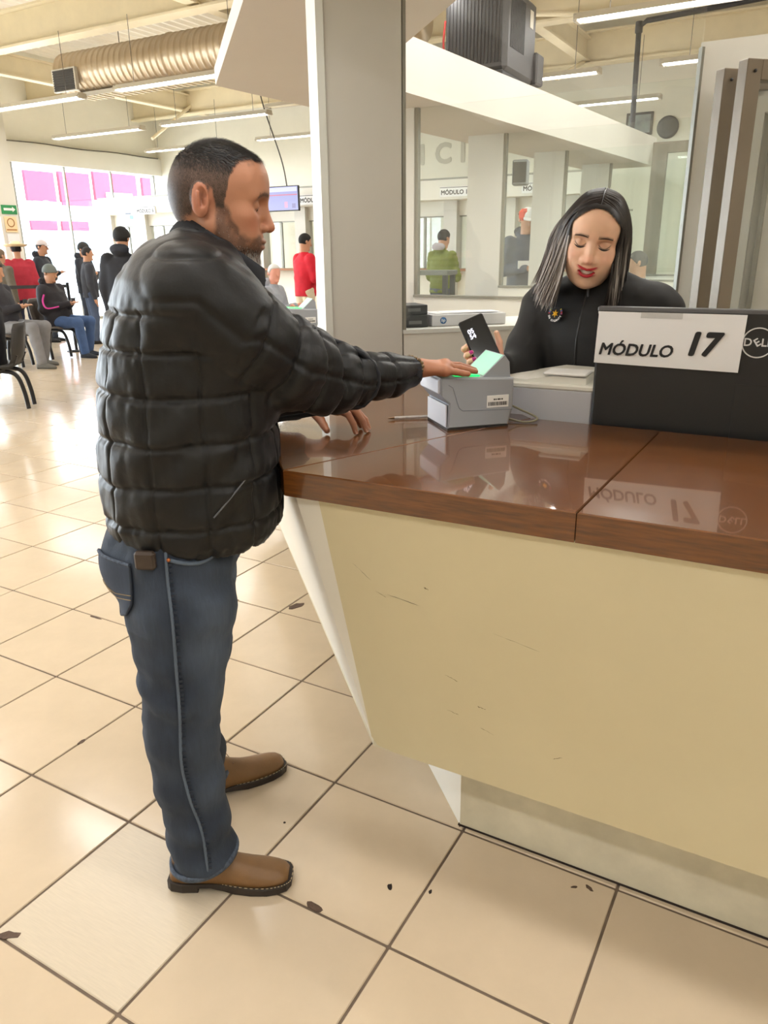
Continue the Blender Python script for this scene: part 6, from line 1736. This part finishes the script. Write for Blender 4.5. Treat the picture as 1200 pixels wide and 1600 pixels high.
    link('trousers', to_mesh('trousers', V, F_, True), cloth(legs), e)
    for s in (-1, 1):
        m = MB(); a = an[s]
        st = [(-0.075, 0.025, 0.06), (-0.05, 0.036, 0.09), (0.0, 0.038, 0.095), (0.06, 0.042, 0.07), (0.12, 0.046, 0.055), (0.165, 0.036, 0.045), (0.185, 0.015, 0.03)]
        m.loft([[(a[0] + x_, a[1] + w_ * math.cos(t), (h_ / 2) * (1 + math.sin(t)) if math.sin(t) > -0.5 else 0.0) for t in np.linspace(0, 2 * PI, 13)[:-1]] for x_, w_, h_ in st])
        m.build('shoe', cloth(shoes), e)
    # hair or hat
    def shell(thr, grow, mname, m_):
        Q = Sdf().u(f_ell(hd + np.array([0, 0, 0.027]), (0.094 + grow, 0.078 + grow, 0.092 + grow), HR), 0)
        Q.isect(lambda p: thr((p - hd.astype(np.float32)) @ HR.astype(np.float32)), 0.006)
        V, F_ = surface_nets(Q, hd - 0.14, hd + 0.15, 0.011, 1)
        return link(mname, to_mesh(mname, V, F_, True), m_, e)
    hm_ = cloth(hair)
    if hat != 'hood' : shell(lambda q: np.interp(q[:, 0], [-0.1, -0.03, 0.02, 0.05, 0.1], [-0.06, -0.05, 0.02, 0.06, 0.075]) - q[:, 2], 0.006, 'hair', hm_)
    hc = cloth(hatc)
    if hat == 'beanie':
        shell(lambda q: (0.012 + 0.22 * q[:, 0]) - q[:, 2], 0.014, 'beanie', hc)
        ring = [hp((0.101 * math.cos(t), 0.085 * math.sin(t), 0.024 + 0.02 * math.cos(t))) for t in np.linspace(0, 2 * PI, 25)]
        MB().tube(ring, 0.0075, 8, flat=2.2).build('beanie_cuff', hc, e)
    elif hat == 'cap':
        c1 = shell(lambda q: 0.038 - q[:, 2], 0.012, 'cap_crown', hc)
        V = [hp((0.085 + r_ * math.cos(t) * 0.085, math.sin(t) * 0.068, 0.042 - 0.018 * r_ + dz)) for dz in (0, 0.006) for r_ in (0.05, 1.0) for t in np.linspace(-PI / 2, PI / 2, 9)]
        Fc = [(k_, k_ + 1, k_ + 10, k_ + 9) for k_ in range(8)] + [(18 + k_ + 9, 18 + k_ + 10, 18 + k_ + 1, 18 + k_) for k_ in range(8)] + [(9 + k_, 9 + k_ + 1, 28 + k_, 27 + k_) for k_ in range(8)]
        MB().add(V, Fc).build('cap_peak', hc, e)
    elif hat == 'straw':
        MB().lathe([(0.0, 0.135), (0.06, 0.14), (0.085, 0.12), (0.10, 0.05), (0.17, 0.055), (0.205, 0.085), (0.205, 0.09), (0.165, 0.066), (0.09, 0.062)], 24, M=lambda v: hp(v)).build('hat', hc, e)
        MB().lathe([(0.101, 0.052), (0.099, 0.075), (0.094, 0.075), (0.094, 0.052)], 24, M=lambda v: hp(v)).build('hat_band', cloth((90, 70, 50)), e)
    if hood is not None:
        J2 = Sdf().u(f_ell(tt + np.array([-0.085, 0, 0.075]), (0.062, 0.11, 0.06)), 0).sub(f_ell(tt + np.array([-0.01, 0, 0.11]), (0.09, 0.085, 0.08)), 0.01)
        V, F_ = surface_nets(J2, tt + np.array([-0.17, -0.14, -0.01]), tt + np.array([0.02, 0.14, 0.17]), 0.012, 1)
        if len(V): link('hood', to_mesh('hood', V, F_, True), cloth(hood), e)
    return e
R_ = math.radians
bg_person('man with short black hair in a red sweater and cream trousers, seen from behind', (-5.80, 9.00), R_(66), 1.72, top=(205, 22, 44), legs=(226, 208, 178), hair=(24, 22, 22), arms='front')
gp = bg_person('person in a green quilted jacket with a grey hood, seen through the glass', (-3.80, 9.55), R_(75), 1.74, top=(118, 128, 52), legs=(88, 92, 104), hood=(176, 168, 172), arms='front', quilt=True, drop=0.04)
cp = bg_person('man in a white and red cap and blue grey jacket behind the glass', (-2.24, 8.60), R_(-55), 1.93, top=(72, 82, 100), legs=(80, 84, 96), hat='cap', hatc=(236, 236, 236), arms='front', hood=(40, 46, 58))
MB().box((0.02, -0.10, 1.60), (0.112, 0.10, 1.72), bev=0.03).build('cap_front_panel', cloth((232, 92, 70)), cp)
MB().box((0.24, -0.14, 1.12), (0.25, 0.16, 1.20)).build('folded_paper', M_PAPER, cp)
bg_person('tall person in a black hooded jacket and black beanie, back turned, left of the man', (-6.07, 5.80), R_(118), 1.76, top=(34, 36, 44), legs=(36, 38, 46), hat='beanie', hatc=(26, 26, 28), hood=(38, 42, 54), bulk=1.12)
bg_person('man in a black beanie and dark jacket queuing near the windows', (-10.55, 8.98), R_(25), 1.66, top=(44, 48, 58), legs=(52, 58, 72), hat='beanie', hatc=(52, 52, 50), arms='crossed', hood=(40, 44, 52), bulk=1.08)
bp2 = bg_person('man in a pale cap and dark jacket with a backpack, queuing near the windows', (-10.85, 8.36), R_(30), 1.70, top=(40, 42, 50), legs=(48, 54, 66), hat='cap', hatc=(196, 186, 186), arms='crossed', hood=(40, 42, 50), bulk=1.1)
MB().box((-0.34, -0.12, 1.0), (-0.14, 0.12, 1.34), bev=0.05).build('backpack', cloth((120, 108, 92)), bp2)
bg_person('person in a red coat and straw hat, queuing with the back turned', (-10.79, 7.85), R_(150), 1.66, top=(176, 44, 62), legs=(44, 50, 74), hat='straw', hatc=(232, 214, 172), bulk=1.15, drop=-0.06)
bg_person('person in dark clothes half hidden between the queue and the black hooded person', (-9.9, 8.5), R_(60), 1.58, top=(50, 52, 60), legs=(70, 84, 110), hair=(40, 34, 32), bulk=1.0)
bg_person('person in a brown hooded coat at the far left edge of the queue', (-10.6, 7.38), R_(100), 1.56, top=(96, 88, 76), legs=(60, 60, 64), hood=(120, 104, 84), hair=(110, 92, 74))
p9 = bg_person('seated person in a grey beanie and black jacket with a pink sleeve stripe', (-9.05, 7.12), R_(14), 1.76, 'sit', top=(36, 34, 40), legs=(62, 88, 132), shoes=(40, 44, 52), hat='beanie', hatc=(104, 110, 106), arms='phone', bulk=1.15, hood=(40, 38, 46))
st_ = [(0.0 + 0.03, -0.268, 0.90), (0.02, -0.300, 0.82), (0.05, -0.318, 0.74), (0.10, -0.300, 0.71), (0.20, -0.20, 0.73)]
MB().tube(st_, 0.012, 6, 5).build('sleeve_stripe', cloth((206, 60, 150)), p9)
MB().box((0.30, -0.04, 0.76), (0.31, 0.04, 0.84)).build('handset', cloth((60, 62, 70)), p9)
p10 = bg_person('seated man in a dark jacket and grey trousers looking at a phone, left edge', (-8.72, 6.02), R_(22), 1.84, 'sit', top=(46, 46, 54), legs=(124, 124, 128), shoes=(98, 96, 90), hair=(30, 26, 26), arms='phone')
MB().box((0.30, -0.04, 0.76), (0.31, 0.04, 0.85)).build('handset', cloth((40, 52, 58)), p10)
bg_person('seated man with white hair and glasses in a grey hoodie, arms crossed', (-5.55, 7.98), R_(10), 1.74, 'sit', top=(160, 166, 176), legs=(48, 50, 56), hair=(214, 214, 212), arms='crossed', look=-0.6, skin=(226, 160, 138), hood=(62, 62, 68))
bg_person('seated person in white just behind the man\'s beard', (-5.62, 7.45), R_(15), 1.66, 'sit', top=(226, 222, 220), legs=(60, 60, 66), hair=(52, 40, 36), arms='crossed', skin=(220, 150, 130))
bg_person('seated person in a dark coat cut off by the left edge of the picture', (-6.14, 4.01), R_(220), 1.72, 'sit', top=(38, 36, 40), legs=(40, 40, 46), arms='front')
bg_person('clerk with dark hair seated behind the rear glass, right of the woman', (-0.92, 8.55), R_(-170), 1.90, 'sit', top=(120, 122, 128), legs=(60, 60, 66), hair=(62, 62, 66), arms='front')

# ------------------------------------------------------------------ waiting chairs, queue belt, side table
M_SEAT = mat('brown_seat_shell', (84, 76, 70), rough=0.5)
M_SEATB = mat('black_seat_pad', (40, 38, 38), rough=0.6)
M_LEG = mat('black_steel_tube', (40, 40, 42), rough=0.35, metal=0.4)
def curved(rings_pts): return MB().loft(rings_pts)
def chair_meshes():
    seat = MB()
    rings = []
    for x_, z_ in ((-0.22, 0.455), (-0.18, 0.435), (0.0, 0.425), (0.16, 0.435), (0.22, 0.42)):
        rings.append([(x_, -0.23, z_), (x_, 0, z_ - 0.012), (x_, 0.23, z_), (x_, 0.23, z_ + 0.028), (x_, 0, z_ + 0.018), (x_, -0.23, z_ + 0.028)])
    seat.loft(rings)
    back = MB(); rings = []
    for x_, z_, w in ((-0.20, 0.46, 0.19), (-0.235, 0.52, 0.22), (-0.26, 0.66, 0.23), (-0.285, 0.80, 0.22), (-0.295, 0.85, 0.17)):
        rings.append([(x_ + 0.02, -w, z_), (x_ - 0.01, 0, z_), (x_ + 0.02, w, z_), (x_ - 0.005, w, z_ + 0.004), (x_ - 0.04, 0, z_ + 0.004), (x_ - 0.005, -w, z_ + 0.004)])
    back.loft(rings)
    leg = MB().tube([(-0.12, 0, 0.40), (0.10, 0, 0.395), (0.20, 0, 0.36), (0.255, 0, 0.20), (0.275, 0, 0.012)], 0.022, 8, 5)
    leg2 = MB().tube([(0.10, 0, 0.395), (-0.12, 0, 0.39), (-0.22, 0, 0.34), (-0.265, 0, 0.18), (-0.28, 0, 0.012)], 0.022, 8, 5)
    br = MB().tube([(-0.10, 0.16, 0.42), (-0.20, 0.16, 0.44), (-0.26, 0.16, 0.55)], 0.012, 6, 4).tube([(-0.10, -0.16, 0.42), (-0.20, -0.16, 0.44), (-0.26, -0.16, 0.55)], 0.012, 6, 4)
    return seat.mesh('seat'), back.mesh('backrest'), leg.mesh('leg'), leg2.mesh('leg'), br.mesh('back_bracket')
CMS = chair_meshes()
for me_ in CMS[2:]: me_.materials.append(M_LEG)
def chair(loc, az, label, m):
    e = empty('waiting_chair', (loc[0], loc[1], 0), az, label, 'chair', 'waiting room chairs')
    for nm, me_ in (('seat', CMS[0]), ('backrest', CMS[1])):
        q = me_.copy(); q.materials.append(m); link(nm, q, None, e)
    link('leg', CMS[2], None, e, (0, 0.12, 0)); link('leg', CMS[3], None, e, (0, 0.12, 0)); link('leg', CMS[2], None, e, (0, -0.12, 0)); link('leg', CMS[3], None, e, (0, -0.12, 0))
    link('back_bracket', CMS[4], None, e)
    return e
chair((-9.08, 7.10), R_(14), 'waiting chair under the person in the grey beanie', M_SEAT)
chair((-9.00, 6.52), R_(14), 'empty brown waiting chair between the two seated people at left', M_SEAT)
chair((-8.76, 6.00), R_(22), 'waiting chair under the man in grey trousers', M_SEAT)
chair((-6.12, 4.03), R_(220), 'nearest waiting chair with a bent black tube leg at the left edge', M_SEATB)
chair((-5.58, 7.96), R_(10), 'waiting chair under the white haired man', M_SEATB)
chair((-5.65, 7.42), R_(15), 'waiting chair under the person in white', M_SEATB)
chair((-5.02, 8.75), R_(20), 'empty black waiting chair left of the white column, farther from it', M_SEATB)
chair((-4.80, 9.42), R_(20), 'empty black waiting chair touching the white column\'s edge', M_SEATB)
qb = empty('queue_barrier', (-10.3, 6.45, 0), R_(50), 'black queue belt stretched before the red coat', 'barrier')
MB().box((0, -0.002, 0.98), (1.5, 0.002, 1.03)).build('belt', cloth((60, 60, 62)), qb)
for x_ in (0.0, 1.5):
    MB().tube([(x_, 0, 0.02), (x_, 0, 1.06)], 0.025, 10).build('post', M_LEG, qb)
    MB().lathe([(0.15, 0), (0.15, 0.015), (0.03, 0.03)], 20, M=lambda v: np.array([v[0] + x_, v[1], v[2]])).build('base', M_LEG, qb)
tb_ = empty('side_table', (-4.2, 8.85, 0), 0.1, 'dark high table beside the person in green', 'table')
MB().box((-0.15, -0.2, 1.16), (0.85, 0.2, 1.22), bev=0.004).build('table_top', mat('grey_table_top', (120, 124, 120), 0.4), tb_)
for x_ in (-0.1, 0.8):
    for y_ in (-0.15, 0.15): MB().box((x_ - 0.03, y_ - 0.03, 0), (x_ + 0.03, y_ + 0.03, 1.16)).build('leg', mat('dark_table_leg', (70, 74, 74), 0.5), tb_)
# papers and boxes on the next counter and ledges
for x_, y_, r_, lb in ((-1.72, 3.25, 0.4, 'white papers beside the farther scanner'), (-1.42, 2.62, 0.9, 'white form lying before the farther scanner')):
    e = empty('paper_sheet', (x_, y_, ZT + 0.001), r_, lb, 'paper'); MB().box((-0.1, -0.14, 0), (0.1, 0.14, 0.004)).build('sheet', M_PAPER, e)
sp2_ = empty('desk_speaker', (-1.47, 6.05, 2.0), 0.2, 'small grey speaker box fixed beside a module column', 'speaker')
MB().box((0, -0.1, 0), (0.13, 0.02, 0.2), bev=0.01).build('box', mat('grey_speaker_box', (150, 152, 156), 0.5), sp2_)
MB().box((0.01, -0.105, 0.02), (0.12, -0.099, 0.18)).build('grille', M_GRILLE, sp2_)
